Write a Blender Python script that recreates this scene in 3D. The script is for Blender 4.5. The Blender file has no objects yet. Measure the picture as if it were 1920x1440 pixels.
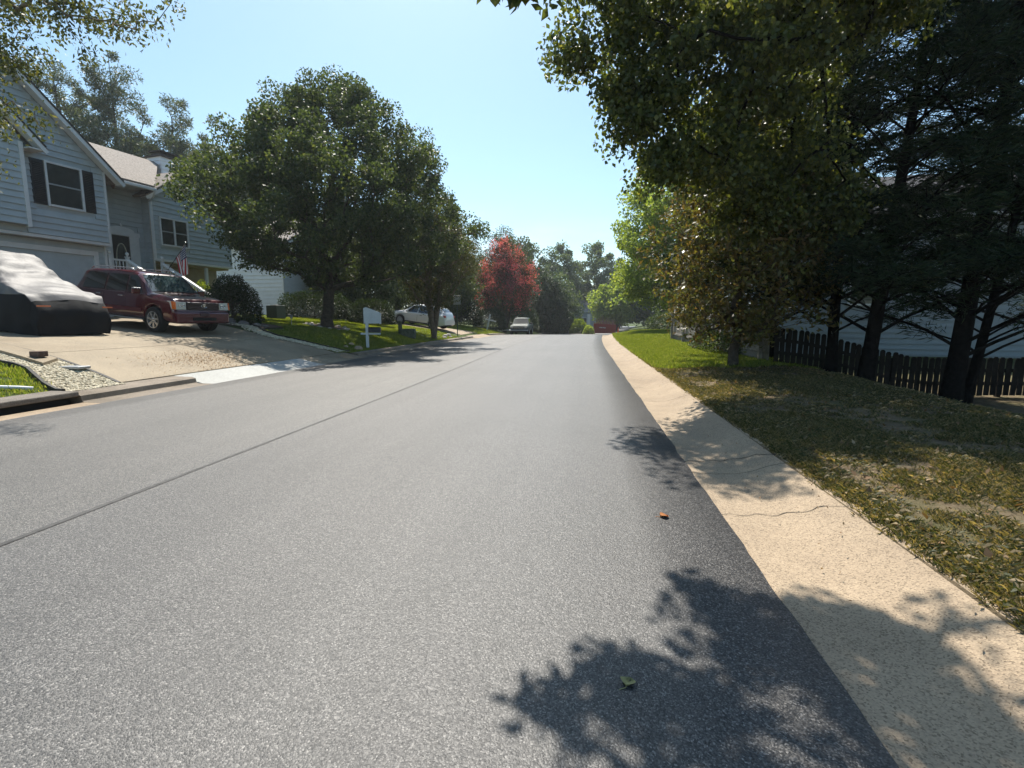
import bpy, math, random
import numpy as np
from mathutils import Vector, Matrix
rad = math.radians
random.seed(7); RNG = np.random.default_rng(11)
SC = bpy.context.scene
COL = SC.collection

# ------------------------------------------------------------ camera, sky, sun, exposure
cam_d = bpy.data.cameras.new('camera'); cam = bpy.data.objects.new('camera', cam_d); COL.objects.link(cam)
cam_d.sensor_width = 36; cam_d.lens = 36 * 930 / 1920; cam_d.clip_start = .05; cam_d.clip_end = 2000
cam.location = (0, 0, 1.4)
cam.rotation_euler = (rad(90) - math.atan(122 / 930), 0, math.atan(135 / 930))
SC.camera = cam
SUN_EL, SUN_AZ = rad(57), rad(-18)            # azimuth measured from +Y (along the road) towards +X
W = bpy.data.worlds.new('World'); SC.world = W; W.use_nodes = True
nt = W.node_tree; nt.nodes.clear()
wo = nt.nodes.new('ShaderNodeOutputWorld'); bg = nt.nodes.new('ShaderNodeBackground')
sky = nt.nodes.new('ShaderNodeTexSky'); sky.sky_type = 'NISHITA'; sky.sun_disc = False
sky.sun_elevation = SUN_EL; sky.sun_rotation = SUN_AZ
sky.air_density = 1.0; sky.dust_density = .9; sky.ozone_density = 1.6; sky.altitude = 50
bg.inputs['Strength'].default_value = .108
tc = nt.nodes.new('ShaderNodeTexCoord'); mp = nt.nodes.new('ShaderNodeMapping'); mp.inputs['Scale'].default_value = (1.6, 1.6, 7)
mp.inputs['Location'].default_value = (.35, .2, .1)
nz = nt.nodes.new('ShaderNodeTexNoise'); nz.inputs['Scale'].default_value = 2.6; nz.inputs['Detail'].default_value = 6
rp = nt.nodes.new('ShaderNodeValToRGB'); rp.color_ramp.elements[0].position = .52; rp.color_ramp.elements[1].position = .72
sx = nt.nodes.new('ShaderNodeSeparateXYZ'); band = nt.nodes.new('ShaderNodeMapRange')
band.inputs['From Min'].default_value = .22; band.inputs['From Max'].default_value = .04; band.inputs['To Max'].default_value = .6
mul = nt.nodes.new('ShaderNodeMath'); mul.operation = 'MULTIPLY'
mx = nt.nodes.new('ShaderNodeMixRGB'); mx.inputs['Color2'].default_value = (6.5, 7.0, 7.4, 1)
L_ = nt.links.new
L_(tc.outputs['Generated'], mp.inputs['Vector']); L_(mp.outputs[0], nz.inputs['Vector']); L_(nz.outputs[0], rp.inputs[0])
L_(tc.outputs['Generated'], sx.inputs[0]); L_(sx.outputs['Z'], band.inputs['Value'])
L_(rp.outputs[0], mul.inputs[0]); L_(band.outputs[0], mul.inputs[1]); L_(mul.outputs[0], mx.inputs['Fac'])
tn = nt.nodes.new('ShaderNodeMixRGB'); tn.blend_type = 'MULTIPLY'; tn.inputs[0].default_value = 1; tn.inputs[2].default_value = (.90, 1.05, 1.0, 1)
L_(sky.outputs[0], tn.inputs[1]); L_(tn.outputs[0], mx.inputs['Color1']); L_(mx.outputs[0], bg.inputs[0]); L_(bg.outputs[0], wo.inputs[0])
sd = bpy.data.lights.new('sun', 'SUN'); sd.energy = 4.9; sd.angle = rad(.53); sd.color = (1, .94, .84)
sun = bpy.data.objects.new('sun', sd); COL.objects.link(sun)
SUNV = Vector((math.sin(SUN_AZ) * math.cos(SUN_EL), math.cos(SUN_AZ) * math.cos(SUN_EL), math.sin(SUN_EL)))
sun.rotation_euler = (-SUNV).to_track_quat('-Z', 'Y').to_euler(); sun.location = (0, 0, 40)
VS = SC.view_settings
SC.display_settings.display_device = 'sRGB'
VS.view_transform = 'Standard'; VS.look = 'None'; VS.gamma = 1; VS.exposure = .74; VS.use_curve_mapping = False
SC.render.engine = 'CYCLES'
SC.cycles.max_bounces = 6; SC.cycles.diffuse_bounces = 3; SC.cycles.transmission_bounces = 4; SC.cycles.glossy_bounces = 3
SC.cycles.transparent_max_bounces = 8; SC.cycles.caustics_reflective = False; SC.cycles.caustics_refractive = False
SC.cycles.use_adaptive_sampling = True; SC.cycles.adaptive_threshold = .02; SC.cycles.use_denoising = True

# ------------------------------------------------------------ terrain functions (metres; +Y runs along the road)
def sstep(a, b, x):
    t = np.clip((np.asarray(x, float) - a) / (b - a), 0, 1); return t * t * (3 - 2 * t)
def bend(Y):
    Y = np.asarray(Y, float); t = np.clip(Y - 22, 0, 60); return .0012 * t * t + np.clip(Y - 82, 0, None) * .144
def elev(Y):
    Y = np.asarray(Y, float); t = np.clip(Y - 42, 0, 9); q = np.clip(Y - 51, 0, 12); return -.004 * t * t - q * .072 * (1 - q / 24)
def gz(X, Y):
    X = np.asarray(X, float); Y = np.asarray(Y, float); x = X - bend(Y)
    r = np.clip(x - 1.88, 0, None); near = 1 - sstep(17, 26, Y)
    zr = .12 + .035 * np.clip(r, 0, 3) + sstep(20, 32, Y) * .22 * sstep(0, 2.2, r) - near * .75 * sstep(2.9, 6.8, r) + .02 * np.clip(r - 6, 0, 40) * near
    u = np.clip(-8.95 - x, 0, None); A = .8 + .27 * sstep(14, 20, Y) - .25 * sstep(26, 38, Y) - .12 * sstep(9, 5, Y)
    zl = .13 + A * (1 - np.exp(-u / 3)) + .04 * np.clip(u, 0, 12)
    lim = -8.68 - .28 * ((Y > 9.5) & (Y < 17.7) | (Y > 36) & (Y < 41.7))
    z = np.where(x > 1.79, zr, np.where(x < lim, zl, -.12))
    return z + elev(Y)
def G(x, y): return float(gz(x, y))
def vnoise(x, y, seed=0):
    x = np.asarray(x, float); y = np.asarray(y, float)
    xi = np.floor(x).astype(int); yi = np.floor(y).astype(int); fx = x - xi; fy = y - yi
    def hh(a, b):
        n = np.sin(a * 127.1 + b * 311.7 + seed * 74.7) * 43758.5453; return n - np.floor(n)
    fx = fx * fx * (3 - 2 * fx); fy = fy * fy * (3 - 2 * fy)
    return (hh(xi, yi) * (1 - fx) + hh(xi + 1, yi) * fx) * (1 - fy) + (hh(xi, yi + 1) * (1 - fx) + hh(xi + 1, yi + 1) * fx) * fy
def fbm(x, y, seed=0):
    return .55 * vnoise(x, y, seed) + .3 * vnoise(x * 2.1, y * 2.1, seed + 1) + .15 * vnoise(x * 4.3, y * 4.3, seed + 2)

# ------------------------------------------------------------ materials
MATS = {}
def mat(name, col, rough=.7, metal=0, var=.0, scale=5, detail=5, bump=0, bscale=60, spec=.5, col2=None, coat=0, attr=None, trans=0, coords='Object', ramp=(.35, .65), emit=None):
    if name in MATS: return MATS[name]
    m = bpy.data.materials.new(name); m.use_nodes = True; t = m.node_tree; n = t.nodes; l = t.links.new
    b = n['Principled BSDF']; out = n['Material Output']
    b.inputs['Base Color'].default_value = (*col, 1); b.inputs['Roughness'].default_value = rough; b.inputs['Metallic'].default_value = metal
    b.inputs['Specular IOR Level'].default_value = spec; b.inputs['Coat Weight'].default_value = coat; b.inputs['Coat Roughness'].default_value = .04
    tcn = n.new('ShaderNodeTexCoord'); csock = None
    if col2 is None and var: col2 = tuple(max(0, c * (1 - var)) for c in col); col = tuple(c * (1 + var * .5) for c in col)
    if attr:
        a = n.new('ShaderNodeAttribute'); a.attribute_name = attr; r = n.new('ShaderNodeValToRGB'); els = r.color_ramp.elements
        cols = col2 if isinstance(col2, list) else [col, col2]
        els[0].color = (*cols[0], 1); els[1].color = (*cols[-1], 1)
        for i, c in enumerate(cols[1:-1]): e = els.new((i + 1) / (len(cols) - 1)); e.color = (*c, 1)
        l(a.outputs['Fac'], r.inputs[0]); csock = r.outputs[0]
    elif col2 is not None:
        z = n.new('ShaderNodeTexNoise'); z.inputs['Scale'].default_value = scale; z.inputs['Detail'].default_value = detail; z.inputs['Roughness'].default_value = .65
        l(tcn.outputs[coords], z.inputs['Vector']); r = n.new('ShaderNodeValToRGB')
        r.color_ramp.elements[0].position = ramp[0]; r.color_ramp.elements[1].position = ramp[1]
        r.color_ramp.elements[0].color = (*col2, 1); r.color_ramp.elements[1].color = (*col, 1)
        l(z.outputs[0], r.inputs[0]); csock = r.outputs[0]
    if csock: l(csock, b.inputs['Base Color'])
    if bump:
        z2 = n.new('ShaderNodeTexNoise'); z2.inputs['Scale'].default_value = bscale; z2.inputs['Detail'].default_value = 4
        l(tcn.outputs[coords], z2.inputs['Vector']); bp = n.new('ShaderNodeBump'); bp.inputs['Strength'].default_value = bump; bp.inputs['Distance'].default_value = .02
        l(z2.outputs[0], bp.inputs['Height']); l(bp.outputs[0], b.inputs['Normal'])
    if trans:
        tr = n.new('ShaderNodeBsdfTranslucent'); ms = n.new('ShaderNodeMixShader'); ms.inputs[0].default_value = trans
        if csock:
            hs = n.new('ShaderNodeMixRGB'); hs.blend_type = 'MULTIPLY'; hs.inputs[0].default_value = 1; hs.inputs['Color2'].default_value = (1.9, 1.75, .7, 1)
            l(csock, hs.inputs['Color1']); l(hs.outputs[0], tr.inputs['Color'])
        else: tr.inputs['Color'].default_value = (*col, 1)
        l(b.outputs[0], ms.inputs[1]); l(tr.outputs[0], ms.inputs[2]); l(ms.outputs[0], out.inputs['Surface'])
    MATS[name] = m; return m

def asphalt():
    m = bpy.data.materials.new('asphalt'); m.use_nodes = True; t = m.node_tree; n = t.nodes; l = t.links.new; b = n['Principled BSDF']
    tcn = n.new('ShaderNodeTexCoord')
    v = n.new('ShaderNodeTexVoronoi'); v.inputs['Scale'].default_value = 172; l(tcn.outputs['Object'], v.inputs['Vector'])
    v2 = n.new('ShaderNodeTexVoronoi'); v2.inputs['Scale'].default_value = 62; l(tcn.outputs['Object'], v2.inputs['Vector'])
    sep = n.new('ShaderNodeSeparateColor'); l(v.outputs['Color'], sep.inputs[0])
    r = n.new('ShaderNodeValToRGB'); e = r.color_ramp.elements
    e[0].position = 0; e[0].color = (.008, .008, .009, 1); e[1].position = 1; e[1].color = (.21, .205, .198, 1)
    for p, c in ((.38, (.034, .0335, .034, 1)), (.72, (.066, .065, .064, 1)), (.92, (.12, .117, .114, 1))): q = e.new(p); q.color = c
    l(sep.outputs[0], r.inputs[0])
    z = n.new('ShaderNodeTexNoise'); z.inputs['Scale'].default_value = .35; z.inputs['Detail'].default_value = 5; l(tcn.outputs['Object'], z.inputs['Vector'])
    mpn = n.new('ShaderNodeMapping'); mpn.inputs['Scale'].default_value = (2.2, .06, 1); l(tcn.outputs['Object'], mpn.inputs[0])
    z3 = n.new('ShaderNodeTexNoise'); z3.inputs['Scale'].default_value = 1; z3.inputs['Detail'].default_value = 3; l(mpn.outputs[0], z3.inputs['Vector'])
    ad = n.new('ShaderNodeMath'); ad.operation = 'ADD'; l(z.outputs[0], ad.inputs[0]); l(z3.outputs[0], ad.inputs[1])
    mr = n.new('ShaderNodeMapRange'); mr.inputs['From Min'].default_value = .7; mr.inputs['From Max'].default_value = 1.3; mr.inputs['To Min'].default_value = .78; mr.inputs['To Max'].default_value = 1.22
    l(ad.outputs[0], mr.inputs['Value'])
    # the older left lane is smoother and a touch browner
    sp = n.new('ShaderNodeSeparateXYZ'); l(tcn.outputs['Object'], sp.inputs[0])
    lane = n.new('ShaderNodeMapRange'); lane.inputs['From Min'].default_value = -3.75; lane.inputs['From Max'].default_value = -3.35; l(sp.outputs['X'], lane.inputs['Value'])
    lc = n.new('ShaderNodeMixRGB'); lc.inputs['Color1'].default_value = (1.25, 1.19, 1.10, 1); lc.inputs['Color2'].default_value = (1.0, .965, .93, 1); l(lane.outputs[0], lc.inputs[0])
    mm = n.new('ShaderNodeMixRGB'); mm.blend_type = 'MULTIPLY'; mm.inputs[0].default_value = 1; l(r.outputs[0], mm.inputs[1]); l(lc.outputs[0], mm.inputs[2])
    m2 = n.new('ShaderNodeVectorMath'); m2.operation = 'SCALE'; l(mm.outputs[0], m2.inputs[0]); l(mr.outputs[0], m2.inputs['Scale'])
    l(m2.outputs[0], b.inputs['Base Color'])
    mrr = n.new('ShaderNodeMapRange'); mrr.inputs['To Min'].default_value = .50; mrr.inputs['To Max'].default_value = .66; l(sep.outputs[1], mrr.inputs['Value']); l(mrr.outputs[0], b.inputs['Roughness'])
    b.inputs['Specular IOR Level'].default_value = .72
    bp = n.new('ShaderNodeBump'); bp.inputs['Strength'].default_value = .30; bp.inputs['Distance'].default_value = .006
    ah = n.new('ShaderNodeMath'); ah.operation = 'ADD'; l(v.outputs['Distance'], ah.inputs[0]); l(v2.outputs['Distance'], ah.inputs[1])
    iv = n.new('ShaderNodeMath'); iv.operation = 'MULTIPLY'; iv.inputs[1].default_value = -1; l(ah.outputs[0], iv.inputs[0]); l(iv.outputs[0], bp.inputs['Height']); l(bp.outputs[0], b.inputs['Normal'])
    return m
ASPH = asphalt()
def concrete(name, c1, c2, c3, sc=1.2, bump=.5):
    m = bpy.data.materials.new(name); m.use_nodes = True; t = m.node_tree; n = t.nodes; l = t.links.new; b = n['Principled BSDF']
    tcn = n.new('ShaderNodeTexCoord')
    z = n.new('ShaderNodeTexNoise'); z.inputs['Scale'].default_value = sc; z.inputs['Detail'].default_value = 7; z.inputs['Roughness'].default_value = .7; l(tcn.outputs['Object'], z.inputs['Vector'])
    r = n.new('ShaderNodeValToRGB'); r.color_ramp.elements[0].position = .3; r.color_ramp.elements[1].position = .68
    r.color_ramp.elements[0].color = (*c2, 1); r.color_ramp.elements[1].color = (*c1, 1); l(z.outputs[0], r.inputs[0])
    v = n.new('ShaderNodeTexVoronoi'); v.inputs['Scale'].default_value = 140; l(tcn.outputs['Object'], v.inputs['Vector'])
    s = n.new('ShaderNodeSeparateColor'); l(v.outputs['Color'], s.inputs[0])
    r2 = n.new('ShaderNodeValToRGB'); r2.color_ramp.elements[0].position = .0; r2.color_ramp.elements[1].position = 1
    r2.color_ramp.elements[0].color = (.35, .33, .3, 1); r2.color_ramp.elements[1].color = (1.25, 1.25, 1.25, 1); q = r2.color_ramp.elements.new(.3); q.color = (.9, .9, .9, 1); l(s.outputs[0], r2.inputs[0])
    mm = n.new('ShaderNodeMixRGB'); mm.blend_type = 'MULTIPLY'; mm.inputs[0].default_value = .8; l(r.outputs[0], mm.inputs[1]); l(r2.outputs[0], mm.inputs[2])
    z4 = n.new('ShaderNodeTexNoise'); z4.inputs['Scale'].default_value = .5; z4.inputs['Detail'].default_value = 3; l(tcn.outputs['Object'], z4.inputs['Vector'])
    r4 = n.new('ShaderNodeValToRGB'); r4.color_ramp.elements[0].position = .52; r4.color_ramp.elements[1].position = .7; l(z4.outputs[0], r4.inputs[0])
    m3 = n.new('ShaderNodeMixRGB'); l(r4.outputs[0], m3.inputs[0]); l(mm.outputs[0], m3.inputs[1])
    m4 = n.new('ShaderNodeMixRGB'); m4.blend_type = 'MULTIPLY'; m4.inputs[0].default_value = 1; l(mm.outputs[0], m4.inputs[1]); m4.inputs[2].default_value = (*c3, 1); l(m4.outputs[0], m3.inputs[2])
    l(m3.outputs[0], b.inputs['Base Color']); b.inputs['Roughness'].default_value = .8
    bp = n.new('ShaderNodeBump'); bp.inputs['Strength'].default_value = bump; bp.inputs['Distance'].default_value = .006; l(v.outputs['Distance'], bp.inputs['Height']); l(bp.outputs[0], b.inputs['Normal'])
    return m
CONC = concrete('old_concrete', (.375, .285, .19), (.26, .195, .13), (.8, .78, .76))
CONCD = concrete('driveway_concrete', (.33, .265, .18), (.235, .19, .13), (.75, .72, .68), .9)
CONCN = concrete('new_concrete', (.40, .40, .38), (.33, .33, .31), (.9, .9, .88), .9, .2)
KERBD = concrete('stained_concrete', (.26, .21, .16), (.15, .12, .09), (.6, .58, .5), 2.5)
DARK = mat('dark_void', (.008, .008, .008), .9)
WHITE = mat('white_paint', (.66, .67, .67), .5, var=.08, scale=3)
SIDE = mat('grey_siding', (.42, .47, .49), .6, var=.1, scale=2)
SIDEW = mat('white_siding', (.72, .74, .76), .6, var=.06, scale=2)
SIDER = mat('pale_siding', (.25, .29, .31), .6, var=.06, scale=2)
TAN = mat('tan_wall', (.36, .30, .22), .8, var=.15, scale=3)
SHING = mat('shingle', (.27, .235, .205), .95, var=.45, scale=14, bump=.5, bscale=80)
SHINGD = mat('dark_shingle', (.045, .045, .05), .95, var=.4, scale=14)
BLACK = mat('black_paint', (.012, .014, .018), .45)
GLASSW = mat('window_glass', (.045, .05, .05), .08, spec=.8, var=.3, scale=1.5)
BLIND = mat('window_blind', (.16, .17, .17), .7)
GARD = mat('garage_door_paint', (.40, .41, .40), .55, var=.06, scale=2)
BARK = mat('bark', (.075, .058, .045), .95, var=.55, scale=9, bump=.9, bscale=25)
BARKL = mat('pale_bark', (.20, .15, .11), .9, var=.45, scale=8, bump=.6, bscale=25)
DIRT = mat('garden_soil', (.16, .11, .075), .95, col2=(.07, .048, .032), scale=3, bump=.8, bscale=30)
WOODF = mat('weathered_fence_wood', (.34, .31, .27), .9, col2=(.17, .15, .13), scale=6, bump=.4, bscale=40)
RUB = mat('tyre_rubber', (.012, .012, .012), .8)
CHROME = mat('chrome', (.75, .74, .72), .22, metal=.75)
STEEL = mat('grey_steel', (.35, .36, .37), .45, metal=.6)
def leafmat(name, cols, trans=.36, rough=.55, spec=.35): return mat(name, cols[0], rough, attr='tint', col2=cols, trans=trans, spec=spec)
LPEAR = leafmat('pear_leaves', [(.032, .052, .024), (.052, .080, .033), (.078, .108, .044), (.125, .14, .06)])
LNEAR = leafmat('overhanging_leaves', [(.032, .052, .016), (.066, .09, .026), (.12, .145, .04), (.25, .25, .06)], .42, .45, .5)
LYEL = leafmat('sparse_leaves', [(.04, .055, .018), (.07, .085, .028), (.11, .12, .04), (.18, .17, .07)], .35)
LGUM = leafmat('light_green_leaves', [(.12, .18, .04), (.18, .25, .06), (.25, .32, .08), (.34, .38, .11)], .5)
LMAG = leafmat('bronze_leaves', [(.045, .055, .02), (.08, .085, .028), (.14, .09, .04), (.15, .16, .05), (.24, .26, .09)], .35, .4)
LCON = leafmat('conifer_needles', [(.010, .022, .013), (.018, .036, .018), (.030, .052, .024), (.06, .07, .03)], .18, .7, .2)
BARKD = mat('shaded_bark', (.014, .012, .011), 1.0, spec=.05, var=.5, scale=9, bump=.9, bscale=25)  # bark colour darkened to stand for deep shade under the right-hand trees
LPINE = leafmat('hazed_pine_needles', [(.05, .07, .05), (.075, .10, .065), (.10, .125, .08), (.14, .16, .10)], .25, .5)  # distance haze put into the colours by lightening the needles
LRED = leafmat('crape_leaves', [(.03, .045, .018), (.05, .05, .022), (.09, .035, .022), (.11, .07, .03)], .3)
FRED = leafmat('crape_flowers', [(.42, .06, .10), (.62, .13, .18), (.75, .24, .30)], .3, .7)
LMID = leafmat('mid_green_leaves', [(.024, .042, .016), (.04, .065, .022), (.06, .09, .03), (.09, .11, .04)])
LFAR = leafmat('far_leaves', [(.06, .09, .05), (.08, .12, .06), (.11, .15, .075), (.15, .19, .09)], .3)
LLIME = leafmat('lime_leaves', [(.10, .15, .02), (.16, .22, .03), (.24, .30, .05)], .4)
LHEDGE = leafmat('hedge_leaves', [(.014, .026, .010), (.024, .042, .014), (.04, .062, .02)], .25)
GRASS = leafmat('grass_blades', [(.07, .11, .016), (.14, .20, .028), (.22, .28, .045), (.33, .33, .12)], .45, .6)
WEED = leafmat('weed_blades', [(.03, .042, .015), (.055, .065, .024), (.10, .095, .042), (.22, .17, .09), (.34, .26, .15)], .35, .6)
LITTER = leafmat('dry_leaves', [(.16, .09, .045), (.24, .15, .08), (.32, .24, .15)], .15, .8)

# ------------------------------------------------------------ mesh helpers
OFF = {}
def setmesh(o, V, F, tint=None, smooth=False):
    me = o.data
    V = np.asarray(V, np.float32).reshape(-1, 3); F = np.asarray(F, np.int32)
    k = F.shape[1]
    me.vertices.add(len(V)); me.vertices.foreach_set('co', V.ravel())
    me.loops.add(F.size); me.loops.foreach_set('vertex_index', F.ravel())
    me.polygons.add(len(F)); me.polygons.foreach_set('loop_start', np.arange(0, F.size, k, dtype=np.int32))
    try: me.polygons.foreach_set('loop_total', np.full(len(F), k, np.int32))
    except Exception: pass
    if tint is not None:
        a = me.attributes.new('tint', 'FLOAT', 'POINT'); a.data.foreach_set('value', np.asarray(tint, np.float32))
    if smooth: me.polygons.foreach_set('use_smooth', np.ones(len(F), bool))
    me.update(calc_edges=True)
def link(name, data, parent=None, **kw):
    o = bpy.data.objects.new(name, data); COL.objects.link(o)
    if parent is not None: o.parent = parent; OFF[o.name] = OFF.get(parent.name, Vector((0, 0, 0)))
    for k, v in kw.items():
        if v is not None: o[k] = v
    return o
def thing(name, label, cat, loc=(0, 0, 0), rotz=0, group=None):
    o = link(name, None, label=label, category=cat, group=group); o.location = loc; o.rotation_euler = (0, 0, rotz)
    OFF[o.name] = Vector(loc); return o
class MB:
    def __init__(s): s.v = []; s.f = []
    def add(s, vs, fs):
        b = len(s.v); s.v += [tuple(map(float, q)) for q in vs]; s.f += [tuple(b + i for i in q) for q in fs]; return s
    def box(s, c, d, M=None):
        x, y, z = d[0] / 2, d[1] / 2, d[2] / 2
        vs = [Vector((i * x, j * y, k * z)) for i in (-1, 1) for j in (-1, 1) for k in (-1, 1)]
        if M is not None: vs = [M @ q for q in vs]
        vs = [q + Vector(c) for q in vs]
        return s.add(vs, [(0, 1, 3, 2), (4, 6, 7, 5), (0, 4, 5, 1), (2, 3, 7, 6), (0, 2, 6, 4), (1, 5, 7, 3)])
    def b2(s, a, b):
        return s.box([(a[i] + b[i]) / 2 for i in range(3)], [abs(b[i] - a[i]) for i in range(3)])
    def prism(s, poly, h):   # poly: list of 3D points, h: extrusion vector
        n = len(poly); h = Vector(h); P = [Vector(p) for p in poly]
        return s.add(P + [p + h for p in P], [tuple(range(n))[::-1], tuple(range(n, 2 * n))] + [(i, (i + 1) % n, n + (i + 1) % n, n + i) for i in range(n)])
    def tube(s, pts, r, n=8, cap=True):
        pts = [Vector(p) for p in pts]; rs = r if isinstance(r, (list, tuple)) else [r] * len(pts); b = len(s.v); k = len(pts)
        for i, p in enumerate(pts):
            d = (pts[min(i + 1, k - 1)] - pts[max(i - 1, 0)]).normalized()
            a = d.cross(Vector((0, 0, 1)) if abs(d.z) < .9 else Vector((1, 0, 0))).normalized(); c = d.cross(a)
            for j in range(n):
                t = 2 * math.pi * j / n; q = p + (a * math.cos(t) + c * math.sin(t)) * rs[i]; s.v.append(tuple(q))
        for i in range(k - 1):
            for j in range(n): s.f.append((b + i * n + j, b + i * n + (j + 1) % n, b + (i + 1) * n + (j + 1) % n, b + (i + 1) * n + j))
        if cap: s.f.append(tuple(b + j for j in range(n))[::-1]); s.f.append(tuple(b + (k - 1) * n + j for j in range(n)))
        return s
    def lathe(s, c, prof, n=16, axis='z'):
        b = len(s.v)
        for r, h in prof:
            for j in range(n):
                t = 2 * math.pi * j / n; p = {'z': (r * math.cos(t), r * math.sin(t), h), 'y': (r * math.cos(t), h, r * math.sin(t)), 'x': (h, r * math.cos(t), r * math.sin(t))}[axis]
                s.v.append((c[0] + p[0], c[1] + p[1], c[2] + p[2]))
        k = len(prof)
        for i in range(k - 1):
            for j in range(n): s.f.append((b + i * n + j, b + i * n + (j + 1) % n, b + (i + 1) * n + (j + 1) % n, b + (i + 1) * n + j))
        s.f.append(tuple(b + j for j in range(n))[::-1]); s.f.append(tuple(b + (k - 1) * n + j for j in range(n))); return s
    def grid(s, P):          # P: 2D list of points
        b = len(s.v); r = len(P); c = len(P[0])
        for row in P: s.v += [tuple(map(float, q)) for q in row]
        for i in range(r - 1):
            for j in range(c - 1): s.f.append((b + i * c + j, b + i * c + j + 1, b + (i + 1) * c + j + 1, b + (i + 1) * c + j))
        return s
    def build(s, name, m, parent=None, smooth=False, world=False, bevel=0, **kw):
        me = bpy.data.meshes.new(name); o = link(name, me, parent, **kw)
        vs = s.v
        if world and parent is not None: of = OFF[parent.name]; vs = [(v[0] - of[0], v[1] - of[1], v[2] - of[2]) for v in vs]
        me.from_pydata(vs, [], s.f); me.update()
        if smooth is True: me.polygons.foreach_set('use_smooth', [True] * len(me.polygons))
        elif smooth: me.polygons.foreach_set('use_smooth', [True] * len(me.polygons)); me.set_sharp_from_angle(angle=rad(smooth))
        me.materials.append(m)
        if bevel: q = o.modifiers.new('bevel', 'BEVEL'); q.width = bevel; q.segments = 2; q.limit_method = 'ANGLE'
        return o
def copy_tree(o, parent=None, dl=None):
    c = o.copy(); COL.objects.link(c); c.parent = parent
    OFF[c.name] = OFF.get(o.name, Vector((0, 0, 0)))
    for ch in [q for q in KIDS.get(o.name, [])]: copy_tree(ch, c)
    return c
KIDS = {}
def indexkids():
    KIDS.clear()
    for q in COL.objects:
        if q.parent: KIDS.setdefault(q.parent.name, []).append(q)
def grid_np(name, Xs, Ys, zf, m, parent=None, **kw):
    A, B = np.meshgrid(Xs, Ys); X = A + bend(B) ; Z = zf(X, B)
    V = np.stack([X, B, Z], -1).reshape(-1, 3); r, c = A.shape
    i = np.arange(r - 1)[:, None] * c + np.arange(c - 1)[None]; F = np.stack([i, i + 1, i + c + 1, i + c], -1).reshape(-1, 4)
    o = link(name, bpy.data.meshes.new(name), parent, **kw); setmesh(o, V, F, smooth=True); o.data.materials.append(m); return o

# ------------------------------------------------------------ ground, road, gutters
def ground_mat():
    m = bpy.data.materials.new('lawn_ground'); m.use_nodes = True; t = m.node_tree; n = t.nodes; l = t.links.new; b = n['Principled BSDF']
    tcn = n.new('ShaderNodeTexCoord'); sp = n.new('ShaderNodeSeparateXYZ'); l(tcn.outputs['Object'], sp.inputs[0])
    def noise(s, d=6):
        z = n.new('ShaderNodeTexNoise'); z.inputs['Scale'].default_value = s; z.inputs['Detail'].default_value = d; z.inputs['Roughness'].default_value = .7; l(tcn.outputs['Object'], z.inputs['Vector']); return z.outputs[0]
    def ramp(s, a, b_, ca, cb):
        r = n.new('ShaderNodeValToRGB'); r.color_ramp.elements[0].position = a; r.color_ramp.elements[1].position = b_; r.color_ramp.elements[0].color = (*ca, 1); r.color_ramp.elements[1].color = (*cb, 1); l(s, r.inputs[0]); return r.outputs[0]
    grass = ramp(noise(4), .3, .7, (.035, .05, .014), (.09, .12, .028))
    dirt = ramp(noise(9), .3, .7, (.10, .07, .045), (.25, .18, .12))
    # right verge near the camera is half bare soil
    ax = n.new('ShaderNodeMapRange'); ax.inputs['From Min'].default_value = 0; ax.inputs['From Max'].default_value = 1.5; l(sp.outputs['X'], ax.inputs['Value'])
    ay = n.new('ShaderNodeMapRange'); ay.inputs['From Min'].default_value = 24; ay.inputs['From Max'].default_value = 13; l(sp.outputs['Y'], ay.inputs['Value'])
    mu = n.new('ShaderNodeMath'); mu.operation = 'MULTIPLY'; l(ax.outputs[0], mu.inputs[0]); l(ay.outputs[0], mu.inputs[1])
    k = ramp(noise(1.1, 4), .36, .50, (0, 0, 0), (1, 1, 1))
    m1 = n.new('ShaderNodeMixRGB'); l(k, m1.inputs[0]); m1.inputs[1].default_value = (.5, .5, .5, 1); m1.inputs[2].default_value = (.85, .85, .85, 1)
    mu2 = n.new('ShaderNodeMath'); mu2.operation = 'MULTIPLY'; l(mu.outputs[0], mu2.inputs[0]); l(m1.outputs[0], mu2.inputs[1])
    mm = n.new('ShaderNodeMixRGB'); l(mu2.outputs[0], mm.inputs[0]); l(grass, mm.inputs[1]); l(dirt, mm.inputs[2]); l(mm.outputs[0], b.inputs['Base Color'])
    b.inputs['Roughness'].default_value = .95; b.inputs['Specular IOR Level'].default_value = .2
    bp = n.new('ShaderNodeBump'); bp.inputs['Strength'].default_value = .9; bp.inputs['Distance'].default_value = .03; l(noise(28, 8), bp.inputs['Height']); l(bp.outputs[0], b.inputs['Normal'])
    return m
GMAT = ground_mat()
Xs = np.concatenate([np.linspace(-400, -60, 12), np.linspace(-55, -22, 16), np.linspace(-21, -9.4, 50), [-9.1, -8.97, -8.95, -8.8, -8.69, -8.67, -8.45, -4, 0, 1.3, 1.5, 1.7, 1.78, 1.8, 1.87], np.linspace(1.95, 9, 60), np.linspace(9.5, 30, 26), np.linspace(35, 400, 12)])
Ys = np.concatenate([np.linspace(-60, -4, 14), np.linspace(-3, 20, 130), np.linspace(20.4, 60, 110), np.linspace(62, 110, 30), np.linspace(130, 900, 12)])
def gzr(X, Y):
    z = gz(X, Y); x = X - bend(Y)
    bumpy = (fbm(X * 1.7, Y * 1.7, 3) - .5) * .07 + (fbm(X * .5, Y * .5, 5) - .5) * .08
    return z + bumpy * sstep(1.95, 2.6, x) * (Y < 60) + (x < -9.4) * bumpy * .35 * (Y < 60)
grid_np('ground', Xs, Ys, gzr, GMAT, kind='structure')
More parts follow.
